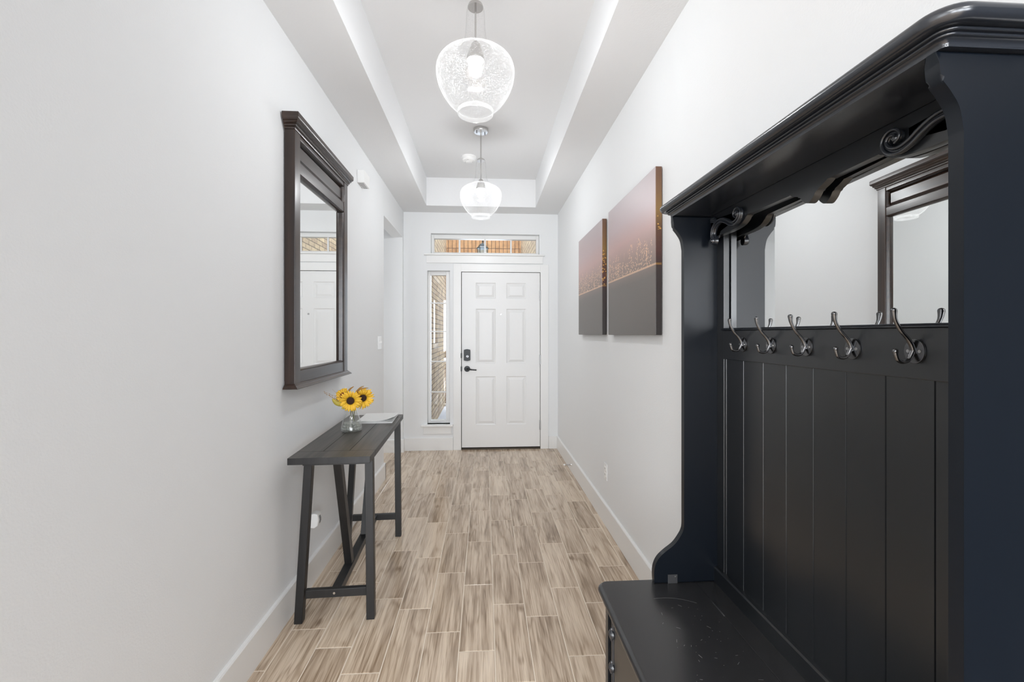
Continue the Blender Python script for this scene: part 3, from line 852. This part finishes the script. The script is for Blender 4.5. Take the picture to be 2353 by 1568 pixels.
# inner beads round the glass and round the panel
def bead(y0_, y1_, z0_, z1_, w_=.010, x=.042):
    m = MB()
    prof = [(0, .028), (0, x + .004), (w_ * .35, x + .006), (w_ * .7, x), (w_, x - .010), (w_, .022)]
    rings = []
    for o, xx in prof:
        rings.append([m.bm.verts.new(p) for p in ((xx, y0_ + o, z0_ + o), (xx, y1_ - o, z0_ + o), (xx, y1_ - o, z1_ - o), (xx, y0_ + o, z1_ - o))])
    for A, B in zip(rings, rings[1:]):
        for i in range(4): m.bm.faces.new((A[i], A[(i + 1) % 4], B[(i + 1) % 4], B[i]))
    return m
wmp(bead(yi0, yi1, zz(1.166), zz(2.106)), 'glass_bead')
wmp(bead(yi0, yi1, zz(2.160), zz(2.268), .009, .042), 'panel_bead')
wmp(MB().box(.020, .026, yi0 - .004, yi1 + .004, zz(1.16), zz(2.112)), 'mirror_glass', M_MIRROR)
wmp(MB().box(.0, .014, y0 + .01, y1 - .01, zz(1.12), zz(2.28)), 'backing_board', M_GAP)
def mould(prof, ya, yb, zflip=False):
    """prof: (projection, z) front outline, mitred returns at both ends"""
    m = MB(); bm = m.bm; rows = []
    for o, z in prof:
        rows.append([bm.verts.new(p) for p in ((.006, ya - o + .0, z), (.050 + o, ya - o, z), (.050 + o, yb + o, z), (.006, yb + o, z))])
    for A, B in zip(rows, rows[1:]):
        for i in range(3): bm.faces.new((A[i], A[i + 1], B[i + 1], B[i]))
    bm.faces.new(rows[0]); bm.faces.new(rows[-1])
    for k in range(len(rows) - 1):
        bm.faces.new((rows[k][3], rows[k + 1][3], rows[k + 1][0], rows[k][0]))
    return m
cz = 2.290
crown = [(0, 0), (.004, 0), (.006, .006), (.005, .010), (.010, .012), (.013, .018), (.012, .022), (.017, .024), (.021, .030), (.020, .034), (.026, .037), (.030, .043), (.031, .050), (.031, .066), (.028, .070), (0, .070)]
wmp(mould([(o, zz(cz) + z) for o, z in crown], y0, y1), 'crown_moulding', smooth=35)
foot = [(0, .024), (.003, .022), (.006, .018), (.009, .017), (.012, .012), (.016, .010), (.020, .005), (.022, .003), (.022, 0), (0, 0)]
wmp(mould([(o, z) for o, z in foot], y0, y1), 'foot_moulding', smooth=35)

# ------------------------------------------------------------------ console table
tb = thing('console_table', 'narrow charcoal wood console table against the left wall', 'table', (-.6925, 2.010, 0), math.radians(2.4))
TL, TW, TH = 1.045, .357, .790          # length, width, height; local origin: middle of the near edge
def tp_(m, name, material=M_TLEG, **k): return m.build(name, material, tb, **k)
h2 = TW / 2
b = MB()
bw = .112
b.box(-h2, h2, 0, bw - .0006, TH - .030, TH, .0015)
b.box(-h2, h2, TL - bw + .0006, TL, TH - .030, TH, .0015)
pw = TW / 3
for k in range(3):
    b.box(-h2 + pw * k + (.0008 if k else 0), -h2 + pw * (k + 1) - (.0008 if k < 2 else 0), bw + .0006, TL - bw - .0006, TH - .030, TH, .0015)
tt_ = tp_(b, 'table_top', [M_TABLE, M_TLEG])
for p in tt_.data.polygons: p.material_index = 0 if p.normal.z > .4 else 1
tp_(MB().box(-h2 + .055, h2 - .012, .03, TL - .03, TH - .042, TH - .0305), 'apron')
def leg(x_top, x_bot, y_):
    m = MB(); bm = m.bm; s = .0185
    top = [bm.verts.new((x_top + a, y_ + c, TH - .031)) for a, c in ((-s, -s), (s, -s), (s, s), (-s, s))]
    bot = [bm.verts.new((x_bot + a, y_ + c, 0)) for a, c in ((-s, -s), (s, -s), (s, s), (-s, s))]
    bm.faces.new(top); bm.faces.new(bot)
    for i in range(4): bm.faces.new((bot[i], bot[(i + 1) % 4], top[(i + 1) % 4], top[i]))
    bmesh.ops.bevel(bm, geom=list(bm.edges), offset=.0015, segments=1, affect='EDGES')
    return m
YL = (.105, TL - .090)
for y_ in YL:
    tp_(leg(-h2 + .060, -h2 + .014, y_), 'leg')
    tp_(leg(h2 - .025, h2 - .018, y_), 'leg')
    tp_(MB().box(-h2 + .045, h2 - .036, y_ - .012, y_ + .012, .112, .150, .0015), 'side_rail')
tp_(MB().box(-.022, .022, YL[0] + .010, YL[1] - .010, .112, .148, .0015), 'stretcher')
for ya, yb in ((.345, .135), (.685, .930)):
    m = MB(); bm = m.bm; s = .018; t_ = .022
    lo = [bm.verts.new((a, ya + c, .146)) for a, c in ((-s, -t_), (s, -t_), (s, t_), (-s, t_))]
    hi = [bm.verts.new((a, yb + c, TH - .041)) for a, c in ((-s, -t_), (s, -t_), (s, t_), (-s, t_))]
    bm.faces.new(lo); bm.faces.new(hi)
    for i in range(4): bm.faces.new((lo[i], lo[(i + 1) % 4], hi[(i + 1) % 4], hi[i]))
    tp_(m, 'diagonal_brace')
tp_(MB().lathe([(.001, YL[0] - .0125), (.0055, YL[0] - .0125), (.006, YL[0] - .010)], -.005, .131, 12, 'Y'), 'bolt', M_STEEL)

# ------------------------------------------------------------------ vase, pebbles, flowers, papers
VX, VY, VZ = -.757, 2.561, .790
va = thing('glass_vase', 'clear glass conical vase holding sunflowers on the console table', 'vase', (VX, VY, VZ))
prof = spline([(.050, .001), (.0575, .006), (.0565, .020), (.0475, .060), (.0375, .095), (.0275, .120), (.0245, .132), (.0270, .144), (.036, .158), (.048, .170), (.055, .178)], 5)
inner = [(r - .0025, z + (.002 if z > .01 else .006)) for r, z in prof[::-1]]
m = _open_lathe([(.001, .0005)] + prof + inner + [(.001, .008)], 48)
m.build('vase_body', M_VASE, va, smooth=60)
wire = MB()
pts = [(.030 * math.cos(a), .030 * math.sin(a), .142 + .002 * math.sin(3 * a)) for a in [2.6 + k * .3 for k in range(-20, 1)]]
pts += [(-.045, .010, .150), (-.066, .006, .160), (-.080, .002, .170), (-.086, -.002, .166), (-.078, -.002, .160), (-.068, -.001, .164), (-.066, 0, .174)]
wire.tube(spline(pts, 3), .0016, 6)
wire.build('wire_tie', M_BLACKMETAL, va, smooth=60, label='dark wire wound round the neck')
rnd = random.Random(3)
n = 0
peb = None
for layer in range(3):
    rr_ = .045 - .005 * layer; z_ = .016 + .0135 * layer
    for rad, cnt in ((rr_, 14 - layer), (rr_ * .62, 8), (rr_ * .22, 3)):
        for k in range(cnt):
            a = 2 * math.pi * (k + rnd.random() * .5) / cnt
            if peb is None:
                m = MB().ball((0, 0, 0), .0078, 10, (1, 1, .75)); peb = m.build('glass_pebble', M_PEBBLE, None, smooth=80); o = peb
            else:
                o = peb.copy(); COL.objects.link(o)
            o.location = (VX + rad * math.cos(a), VY + rad * math.sin(a), VZ + z_ + rnd.uniform(-.001, .001))
            o.rotation_euler = (rnd.random(), rnd.random(), rnd.random())
            tag(o, 'clear glass pebble heaped in the bottom of the sunflower vase', 'pebble', 'glass pebbles in the vase')

M_PETAL = mat('sunflower_petal', (.86, .50, .035), .6, noise=(60, .22))
M_SEED = mat('sunflower_centre', (.035, .014, .008), .9, bump=(400, .8, .002))
M_SEED2 = mat('russet_centre', (.22, .05, .015), .9, bump=(400, .8, .002))
M_STEM = mat('flower_stem', (.10, .11, .04), .6, noise=(40, .3))
M_SEPAL = mat('yellow_green_leaf', (.50, .40, .06), .6, noise=(40, .3))
M_TWIG = mat('dried_grass', (.36, .19, .05), .7, noise=(80, .4))
def petal(m, ang, L_, W_, z0, up, rcore, tw=0):
    """one petal in the flower's own frame: disc in xy, facing +z"""
    bm = m.bm; ca, sa = math.cos(ang), math.sin(ang); rows = []
    for t, wd in ((0, .45), (.3, .95), (.6, 1.0), (.85, .6), (1, .05)):
        r = rcore + L_ * t; z = z0 + up * math.sin(t * 1.9) * L_ - .004 * t
        ww = W_ * wd * .5
        rows.append([bm.verts.new((r * ca - s_ * ww * sa, r * sa + s_ * ww * ca, z + (-.0015 if s_ == 0 else 0) + s_ * tw * ww)) for s_ in (-1, 0, 1)])
    for A, B in zip(rows, rows[1:]):
        for i in range(2): bm.faces.new((A[i], A[i + 1], B[i + 1], B[i]))
def sunflower(loc, face, R, core, label, seedmat, npet=22, seed=1):
    rnd = random.Random(seed)
    f = tag(bpy.data.objects.new('sunflower', None), label, 'flower', 'artificial sunflowers in the vase'); COL.objects.link(f)
    f.location = loc; f.rotation_euler = Vector(face).to_track_quat('Z', 'Y').to_euler()
    m = MB()
    for lay, (l_, up, z0) in enumerate(((R - core, .30, -.002), ((R - core) * .86, .55, .002))):
        for k in range(npet):
            a = 2 * math.pi * (k + .5 * lay + rnd.uniform(-.25, .25)) / npet
            petal(m, a, l_ * rnd.uniform(.88, 1.06), rnd.uniform(.010, .014), z0, up * rnd.uniform(.7, 1.2), core * .85, rnd.uniform(-.4, .4))
    o = m.build('petals', M_PETAL, f, smooth=80)
    sol = o.modifiers.new('thick', 'SOLIDIFY'); sol.thickness = .0005
    MB().ball((0, 0, .004), core, 20, (1, 1, .35)).build('seed_head', seedmat, f, smooth=80)
    m = MB()
    for k in range(9): petal(m, 2 * math.pi * k / 9, R * .42, .013, -.005, -.25, core * .5)
    m.lathe([(.001, -.014), (.007, -.012), (core * .7, -.004), (.001, -.003)], 0, 0, 14)
    m.build('calyx', M_SEPAL, f, smooth=80)
    # stem down through the neck of the vase
    mw = Matrix.LocRotScale(f.location, f.rotation_euler, None).inverted()
    fl = Vector(loc); nn = Vector(face).normalized()
    foot_ = Vector((VX + rnd.uniform(-.018, .018), VY + rnd.uniform(-.018, .018), VZ + .055))
    path = [fl - nn * .008, fl - nn * .022 + Vector((0, 0, -.008)), Vector((VX, VY, VZ + .145)) + Vector((rnd.uniform(-.009, .009), rnd.uniform(-.009, .009), 0)), foot_]
    m = MB().tube([mw @ Vector(p) for p in spline([tuple(p) for p in path], 8)], .0026, 8)
    m.build('stem', M_STEM, f, smooth=80)
    return f
tocam = Vector((.75, -2.5, .37)).normalized()
sunflower((-.747, 2.508, .968), tocam + Vector((-.08, 0, -.22)), .066, .021, 'front sunflower with dark centre, left of the two large ones in the vase', M_SEED, 24, 1)
sunflower((-.699, 2.582, .972), tocam + Vector((.30, 0, -.20)), .068, .020, 'right hand sunflower with dark centre in the vase, petals turned right', M_SEED, 24, 2)
sunflower((-.802, 2.560, .990), tocam + Vector((-.40, 0, .30)), .048, .018, 'small sunflower with russet centre at the back left of the bouquet', M_SEED2, 16, 4)
# leaves and dried sprays
def spray(name, pts, label, cat, material, w_=0, r=.0012):
    m = MB()
    sp_ = spline(pts, 6); nn_ = len(sp_)
    m.tube(sp_, [r * (1.2 - k / nn_) for k in range(nn_)], 6)
    if w_:
        for k in range(nn_ // 3, nn_ - 1, 1):
            p = Vector(sp_[k]); t = (Vector(sp_[min(k + 1, nn_ - 1)]) - Vector(sp_[k - 1])).normalized()
            s_ = t.cross(tocam).normalized()
            sg = 1 if k % 2 else -1
            q = p + s_ * sg * w_ + t * w_ * 1.6
            m.tube([p, (p + q) / 2 + t * .001, q], [r * .9, r * 1.7, r * .3], 5)
    return tag(m.build(name, material, None, smooth=60), label, cat)
NK = (VX, VY, VZ + .14)
rnd = random.Random(11)
for k, (tip, mid) in enumerate((((-.930 + .03, 2.53, 1.010), (-.83, 2.54, .972)), ((-.893, 2.50, 1.022), (-.82, 2.52, .985)), ((-.872, 2.52, .998), (-.82, 2.53, .966)), ((-.845, 2.50, 1.035), (-.81, 2.53, .99)))):
    o = spray('dried_grass', [NK, (VX - .03, VY - .005, VZ + .17), mid, tip], ('lowest feathery dried grass stem reaching far left of the vase', 'feathery dried grass stem just above the lowest one, left of the bouquet', 'short feathery dried grass stem beside the small russet sunflower', 'bare thin upright grass stem rising left of the small russet sunflower')[k], 'dried grass', M_TWIG, .004 if k < 3 else 0, .0010)
    o['group'] = 'dried grass on the left of the bouquet'
def leaf(pts, wd, label, material):
    m = MB(); bm = m.bm; sp_ = spline(pts, 6); n_ = len(sp_); prev = None
    for k in range(n_):
        t = (Vector(sp_[min(k + 1, n_ - 1)]) - Vector(sp_[max(k - 1, 0)])).normalized()
        s_ = t.cross(tocam).normalized()
        ww = wd * math.sin(math.pi * min(1, (k + .6) / n_)) ** .8 + .0006
        p = Vector(sp_[k])
        row = [bm.verts.new(p - s_ * ww), bm.verts.new(p + tocam * ww * .3), bm.verts.new(p + s_ * ww)]
        if prev:
            for i in range(2): bm.faces.new((prev[i], prev[i + 1], row[i + 1], row[i]))
        prev = row
    o = m.build('curled_leaf', material, None, smooth=80)
    sol = o.modifiers.new('thick', 'SOLIDIFY'); sol.thickness = .0006
    return tag(o, label, 'leaf')
leaf([(VX - .02, 2.55, .95), (-.775, 2.545, 1.005), (-.758, 2.54, 1.030), (-.735, 2.53, 1.045)], .0042, 'orange brown leaf blade curling up above the front sunflower', M_TWIG)
leaf([(VX, 2.56, .95), (-.722, 2.55, 1.010), (-.700, 2.54, 1.030), (-.655, 2.53, 1.036)], .0036, 'brown leaf blade curling right above the right hand sunflower', M_TWIG)
leaf([(VX + .005, 2.56, .95), (-.735, 2.55, 1.0), (-.705, 2.54, 1.035), (-.680, 2.535, 1.046)], .0028, 'thin brown blade between the two large sunflowers, pointing up right', M_TWIG)
leaf([(VX - .01, 2.555, .935), (-.80, 2.54, .945), (-.83, 2.53, .955), (-.852, 2.525, .978)], .015, 'broad olive yellow leaf at the lower left of the bouquet', M_SEPAL)
leaf([(VX - .01, 2.545, .930), (-.765, 2.52, .940), (-.772, 2.50, .935), (-.79, 2.49, .928)], .012, 'yellow green leaf under the front sunflower', M_SEPAL)
leaf([(VX + .01, 2.55, .930), (-.732, 2.53, .942), (-.715, 2.515, .945), (-.705, 2.50, .940)], .011, 'yellow green leaf under the right hand sunflower', M_SEPAL)

# papers on the table
M_PAPER = mat('white_paper', (.80, .80, .785), .55)
M_PAPER2 = mat('grey_paper', (.62, .62, .61), .55)
def sheet_stack(name, cx, cy, wx, wy, z0, t_, rz, curl, material, label, cat, pages=3):
    o_ = thing(name, label, cat, (cx, cy, z0), rz)
    for k in range(pages):
        za, zb = t_ * k / pages + .0003, t_ * (k + 1) / pages - .0003
        m = MB(); bm = m.bm; nx, ny = 10, 10
        ins = .002 * (k % 2)
        top, bot = [], []
        for i in range(nx + 1):
            for j in range(ny + 1):
                u, v = i / nx, j / ny
                d = max(0, u + (1 - v) * .55 - 1.05)
                lift = curl * d * d * (k + 1) / pages * 4
                x, y = (u - .5) * (wx - ins), (v - .5) * (wy - ins)
                top.append(bm.verts.new((x, y, zb + lift))); bot.append(bm.verts.new((x, y, za + lift)))
        I = lambda i, j: i * (ny + 1) + j
        for i in range(nx):
            for j in range(ny):
                bm.faces.new((top[I(i, j)], top[I(i + 1, j)], top[I(i + 1, j + 1)], top[I(i, j + 1)]))
                bm.faces.new((bot[I(i, j)], bot[I(i, j + 1)], bot[I(i + 1, j + 1)], bot[I(i + 1, j)]))
        for i in range(nx):
            for j in (0, ny): bm.faces.new((top[I(i, j)], top[I(i + 1, j)], bot[I(i + 1, j)], bot[I(i, j)]))
        for j in range(ny):
            for i in (0, nx): bm.faces.new((top[I(i, j)], top[I(i, j + 1)], bot[I(i, j + 1)], bot[I(i, j)]))
        m.build('cover' if k == pages - 1 else 'pages', material if k != 1 else M_PAPER2, o_, smooth=50)
    return o_
sheet_stack('folder', -.686, 2.893, .216, .279, .7905, .008, math.radians(3.5), 0, M_PAPER, 'thick white folder, underneath on the far end of the console table', 'folder', 3)
sheet_stack('brochure', -.683, 2.890, .212, .270, .7990, .007, math.radians(2.5), .02, M_PAPER, 'white brochure with a curling corner on top of the folder', 'brochure', 3)

# ------------------------------------------------------------------ hall tree
TREE_A = 0.0
ht = thing('hall_tree', 'black painted hall tree bench with mirror and coat hooks against the right wall', 'hall tree', (0.785, 1.40, 0), TREE_A)
HT_INV = Matrix.Translation((0.785, 1.40, 0)).inverted()
def H_(m, name, material=M_TREE, parent=None, **k):
    o = m.build(name, material, parent or ht, **k)
    if parent is None: o.matrix_parent_inverse = HT_INV
    return o
YA, YB_ = .600, 1.450      # inner faces of the side panels
ZS = .500                  # seat height
XBK = .785                 # back plane
ZK = 1.738                 # underside of the cornice

def offset_loop(x_f, y_n, y_f, x_b, o, rad, n=8):
    """U-shaped path (back-near, round the front, back-far) of a rectangle grown by o, front corners rounded"""
    r = max(rad, .0005); xf, yn, yf = x_f - o, y_n - o, y_f + o
    pts = [(x_b, yn)]
    for k in range(n + 1):
        a = math.pi / 2 * k / n
        pts.append((xf + r - r * math.sin(a), yn + r - r * math.cos(a)))
    for k in range(n + 1):
        a = math.pi / 2 * k / n
        pts.append((xf + r - r * math.cos(a), yf - r + r * math.sin(a)))
    pts.append((x_b, yf))
    return pts
def slab(x_f, y_n, y_f, x_b, prof, rad0):
    """prof: list of (o, z); closed solid with moulded front and ends"""
    m = MB(); bm = m.bm; rows = []
    for o, z in prof:
        rows.append([bm.verts.new((x, y, z)) for x, y in offset_loop(x_f, y_n, y_f, x_b, o, rad0 + o)])
    for A, B in zip(rows, rows[1:]):
        for i in range(len(A) - 1): bm.faces.new((A[i], A[i + 1], B[i + 1], B[i]))
    bm.faces.new(rows[0]); bm.faces.new(rows[-1])
    bm.faces.new([r_[0] for r_ in rows] + [r_[-1] for r_ in rows[::-1]])
    return m
# cornice
def arc(cx, cz, r, a0, a1, n):
    return [(cx + r * math.cos(math.radians(a0 + (a1 - a0) * k / n)), cz + r * math.sin(math.radians(a0 + (a1 - a0) * k / n))) for k in range(n + 1)]
cp = [(0, ZK), (.003, ZK), (.0035, ZK + .0015), (.003, ZK + .003)]
cp += [(.004, ZK + .006), (.007, ZK + .009), (.0105, ZK + .0100)]
cp += arc(.0115, ZK + .0122, .0022, -80, 80, 5) + [(.0130, ZK + .0148)]
cp += arc(.0160, ZK + .0168, .0022, -80, 80, 5) + [(.0175, ZK + .0192)]
cp += arc(.0270, ZK + .0300, .0118, -110, 90, 14) + [(-.02, ZK + .0418)]
H_(slab(.637, .574, 1.472, .80, cp, .004), 'cornice', M_TREEEDGE, smooth=38)
# side panels
curve = [(.635, 1.7222), (.6386, 1.6995), (.6522, 1.6812), (.6655, 1.6588), (.6718, 1.6251)]
low = [(.6718, .700), (.6700, .6800), (.6612, .6599), (.6386, .6297), (.6071, .6057), (.5846, .5845), (.572, .560), (.5680, .5324), (.5696, ZS)]
outline = [(.800, ZK), (.633, ZK)] + spline(curve, 5) + spline(low, 5) + [(.800, ZS)]
for a, c_ in ((YB_, YB_ + .021), (YA - .021, YA)):
    m = MB().prism(outline, 'Y', a, c_, .0045)
    H_(m, 'side_panel', [M_TREESIDE], smooth=50)
# small clear bracket at the foot of the far panel
b = MB().box(.6146, .6480, YB_ - .003, YB_ - .0005, ZS, ZS + .030, .0008)
br_ = H_(b, 'angle_bracket', mat('smoky_plastic', (.05, .05, .052), .2), label='small square fixing plate')
b = MB().lathe([(.001, YB_ - .0045), (.0025, YB_ - .0042), (.003, YB_ - .003)], .641, ZS + .022, 12, 'Y')
o = b.build('screw', M_STEEL, br_, smooth=50)
# back: stiles, top valance, hook rail, bottom rail, bead boards, mirror
for a, c_ in ((1.409, YB_), (YA, .641)):
    H_(MB().box(.787, .806, a, c_, ZS, ZK, .001), 'stile')
half = [(1.45, 1.664), (1.409, 1.662), (1.372, 1.662), (1.335, 1.660), (1.295, 1.663), (1.262, 1.672), (1.250, 1.684), (1.236, 1.6880), (1.065, 1.6880), (1.055, 1.6835), (1.038, 1.6760)]
ctr = [(1.030, 1.6735), (1.021, 1.6665), (1.010, 1.6590), (1.000, 1.6535), (.990, 1.6500)]
# valance outline along Y (mirror-symmetric about the middle)
YM = 1.0
val = [(1.45, 1.662), (1.34, 1.662)] + spline([(1.31, 1.663), (1.275, 1.668), (1.252, 1.680), (1.243, 1.6885), (1.225, 1.689)], 4)
val += spline([(1.062, 1.689), (1.054, 1.6835), (1.040, 1.6775), (1.028, 1.6730), (1.018, 1.6610), (1.007, 1.6525), (YM, 1.6505)], 4)
def sym(p): return [(2 * (YA + YB_) / 2 - y, z) for y, z in p]
mid_ = (YA + YB_) / 2
shift = YM - mid_
right_ = [(2 * YM - y, z) for y, z in val[::-1][1:] if 2 * YM - y > .80] + spline([(.825, 1.689), (.807, 1.6885), (.798, 1.680), (.775, 1.668), (.740, 1.663)], 4) + [(.71, 1.662), (YA, 1.662)]
poly = val + right_ + [(YA, ZK), (YB_, ZK)]
H_(MB().prism(poly, 'X', .764, .783, .002), 'valance', smooth=30)
zr0, zr1 = 1.2575, 1.352
H_(MB().box(.785, .806, .641, 1.409, zr0, zr1, .0015), 'hook_rail')
m = MB().prism([(.806, zr1), (.780, zr1), (.778, zr1 + .0015), (.779, zr1 + .003), (.777, zr1 + .005), (.779, zr1 + .007), (.784, zr1 + .0075), (.806, zr1 + .0075)], 'Y', .641, 1.409)
H_(m, 'rail_bead', M_TREEEDGE, smooth=30)
# bead boards with V grooves
m = MB(); ys = [1.409]; 
grooves = [1.3975 - .0957 * k for k in range(8)]
front = [(.790, 1.409)]
for g_ in grooves: front += [(.790, g_ + .0016), (.7935, g_), (.790, g_ - .0016)]
front += [(.790, .641)]
out = [(x, y) for x, y in front] + [(.802, .641), (.802, 1.409)]
H_(MB().prism(out, 'Z', ZS + .052, zr0), 'bead_board', M_TREE)
m = MB().prism([(.806, ZS), (.776, ZS), (.776, ZS + .047), (.779, ZS + .052), (.788, ZS + .053), (.806, ZS + .053)], 'Y', YA, YB_)
H_(m, 'bottom_rail', M_TREE, smooth=30)
# mirror: set a degree off square in its rebate
m = MB()
xm0, tilt = .7955, math.tan(math.radians(2.0))
yn_, yf_ = .641, 1.409
def mx_(y, base=xm0): return base - (yf_ - y) * 0.0 + (y - 1.025) * tilt
zm0, zm1 = zr1 + .001, ZK - .01
v = [(mx_(yn_), yn_, zm0), (mx_(yf_), yf_, zm0), (mx_(yf_), yf_, zm1), (mx_(yn_), yn_, zm1)]
bmv = [m.bm.verts.new(p) for p in v] + [m.bm.verts.new((p[0] + .004, p[1], p[2])) for p in v]
for f in ((0, 1, 2, 3), (7, 6, 5, 4), (0, 4, 5, 1), (1, 5, 6, 2), (2, 6, 7, 3), (3, 7, 4, 0)): m.bm.faces.new([bmv[i] for i in f])
H_(m, 'mirror_glass', M_MIRROR)
H_(MB().box(.8105, .816, YA, YB_, ZS, ZK), 'backing_board', M_TREE)

# scroll brackets in the two upper corners
def scroll(flip):
    def Y_(y): return y if not flip else (YA + YB_) - y
    m = MB()
    path = [(1.412, 1.652), (1.418, 1.670), (1.410, 1.690), (1.388, 1.702), (1.360, 1.703), (1.335, 1.694), (1.312, 1.681), (1.290, 1.676), (1.270, 1.684), (1.262, 1.700), (1.270, 1.712), (1.284, 1.712), (1.289, 1.702), (1.281, 1.696)]
    sp_ = spline(path, 5); n_ = len(sp_)
    for k_, (dx, dn, r_) in enumerate(((.760, 0, .0085), (.752, .005, .0040), (.752, -.005, .0040))):
        pts = []
        for i, (y, z) in enumerate(sp_):
            a, c2 = sp_[max(i - 1, 0)], sp_[min(i + 1, n_ - 1)]
            ty, tz = c2[0] - a[0], c2[1] - a[1]; l_ = math.hypot(ty, tz) or 1
            pts.append((dx, Y_(y - tz / l_ * dn), z + ty / l_ * dn))
        m.tube(pts, [r_ * (1 - .35 * i / n_) for i in range(n_)], 8)
    m.lathe([(.001, .745), (.005, .745), (.006, .748), (.010, .747), (.013, .752), (.014, .765)], Y_(1.415), 1.648, 18, 'X')
    m.ball((.758, Y_(1.282), 1.701), .008, 12)
    # leaf ribs running up to the corner
    for dz in (0, .010, .020):
        m.tube([(.758, Y_(1.395), 1.700 + dz * .4), (.758, Y_(1.415), 1.712 + dz * .6), (.760, Y_(1.440), 1.716 + dz * .5)], [.003, .005, .003], 8)
    m.prism([(Y_(1.448), 1.655), (Y_(1.400), 1.655), (Y_(1.385), 1.675), (Y_(1.30), 1.690), (Y_(1.30), 1.712), (Y_(1.448), 1.725)], 'X', .764, .768)
    return H_(m, 'scroll_bracket', M_TREEEDGE, smooth=50)
scroll(False); scroll(True)

# coat hooks
def hook_at(y):
    z = 1.3085
    m = MB()
    m.prism([(y + .0195 * math.cos(a) , z + .0225 * math.sin(a)) for a in [2 * math.pi * k / 28 for k in range(28)]], 'X', .7805, .785, .0012)
    o = H_(m, 'coat_hook', M_PEWTER, smooth=40)
    m = MB()
    up = spline([(.781, z - .004), (.776, z + .012), (.768, z + .024), (.757, z + .036), (.748, z + .050), (.7430, z + .062), (.7415, z + .074)], 5)
    n_ = len(up)
    m.tube([(x, y, zz_) for x, zz_ in up], [.0050 - .0014 * math.sin(math.pi * k / n_ * .9) + (.0016 * max(0, k / n_ - .75) * 4) for k in range(n_)], 10)
    m.ball((.7415, y, z + .075), .0056, 12, (1, 1, .8))
    dn = spline([(.781, z + .006), (.776, z - .006), (.770, z - .016), (.760, z - .0195), (.7505, z - .016), (.746, z - .006), (.745, z + .000)], 5)
    n_ = len(dn)
    m.tube([(x, y, zz_) for x, zz_ in dn], [.0046 - .001 * math.sin(math.pi * k / n_) for k in range(n_)], 10)
    m.ball((.7450, y, z + .000), .0052, 12)
    pr = m.build('prongs', M_PEWTER, o, smooth=60)
    for dy in (-.011, .011):
        s_ = MB().lathe([(.001, .7795), (.003, .7795), (.0035, .7806)], y + dy, z, 12, 'X').build('screw', M_HINGE, o, smooth=50)
    return o
for y in (1.2946, 1.1625, 1.0285, .8935, .757): hook_at(y)

# seat
LIDX = .712
sp_ = [(0, ZS - .030), (.012, ZS - .030)] + arc(.010, ZS - .0165, .0135, -80, 70, 10) + [(.0135, ZS - .0025), (.012, ZS - .0020), (.0105, ZS), (-.02, ZS)]
m = slab(.402, .560, 1.464, LIDX - .0007, sp_, .012)
lid = H_(m, 'seat_lid', [M_SEAT], smooth=38)
H_(MB().box(LIDX + .0007, .806, .545, 1.478, ZS - .028, ZS, .0008), 'seat_rear_board', M_SEAT)
for y in (1.305, .985):
    H_(MB().box(LIDX - .0012, LIDX + .0022, y - .034, y + .034, ZS - .010, ZS + .0008, .0004), 'lid_hinge', M_STEEL)
# scratches worn into the seat
M_SCR = mat('worn_scratch', (.30, .30, .29), .6)
scr = MB()
rnd = random.Random(8)
def strip(pts, w_):
    for (xa, ya), (xb, yb) in zip(pts, pts[1:]):
        d = Vector((xb - xa, yb - ya, 0)); nrm = Vector((-d.y, d.x, 0)).normalized() * w_ / 2
        scr.quad((xa + nrm.x, ya + nrm.y, ZS + .0002), (xa - nrm.x, ya - nrm.y, ZS + .0002), (xb - nrm.x, yb - nrm.y, ZS + .0002), (xb + nrm.x, yb + nrm.y, ZS + .0002))
strip(spline([(.535, 1.368), (.575, 1.370), (.62, 1.360), (.660, 1.338)], 6), .0007)
for k in range(46):
    x, y, a, l_ = rnd.uniform(.50, .70), rnd.uniform(1.02, 1.33), rnd.uniform(0, 3.1), rnd.choice((.001, .0015, .002, .007, .012))
    strip([(x, y), (x + l_ * math.cos(a), y + l_ * math.sin(a))], rnd.uniform(.0004, .0008))
sc_o = H_(scr, 'scratches', M_SCR, label='fine pale scratches worn into the seat')

# bench body below the seat
H_(MB().box(.412, .800, .575, 1.452, .0, ZS - .030), 'bench_body', M_TREE)
H_(MB().box(.395, .412, .575, 1.452, .0, .085, .003), 'plinth', M_TREE)
H_(MB().box(.403, .412, 1.425, 1.452, .085, ZS - .031, .001), 'corner_stile', M_TREE)
H_(MB().box(.403, .412, .575, .602, .085, ZS - .031, .001), 'corner_stile', M_TREE)
for y in (1.375, .652):
    m = MB().tube([(.408, y, .085), (.408, y, ZS - .031)], .0075, 12)
    m.tube([(.409, y + .013, .085), (.409, y + .013, ZS - .031)], .003, 8)
    m.tube([(.409, y - .013, .085), (.409, y - .013, ZS - .031)], .003, 8)
    pil = H_(m, 'pilaster', M_TREEEDGE, smooth=50)
    for z in (.388, .283, .178):
        r_ = MB()
        r_.lathe([(.001, .392), (.004, .392), (.007, .395), (.010, .394), (.014, .398), (.015, .404)], y, z, 16, 'X')
        r_.ball((.402, y, z + .014), .006, 10, (1, .8, 1.4)); r_.ball((.402, y, z - .014), .006, 10, (1, .8, 1.4))
        r_.build('rosette', M_TREEEDGE, pil, smooth=60)
for ya, yb in ((.672, 1.008), (1.018, 1.355)):
    dr = H_(MB().box(.404, .412, ya, yb, .095, ZS - .045, .003), 'drawer_front', M_TREE, smooth=40)
    m = MB().lathe([(.001, .378), (.010, .380), (.013, .386), (.008, .394), (.006, .404)], (ya + yb) / 2, .28, 18, 'X')
    m.build('knob', M_PEWTER, dr, smooth=60)
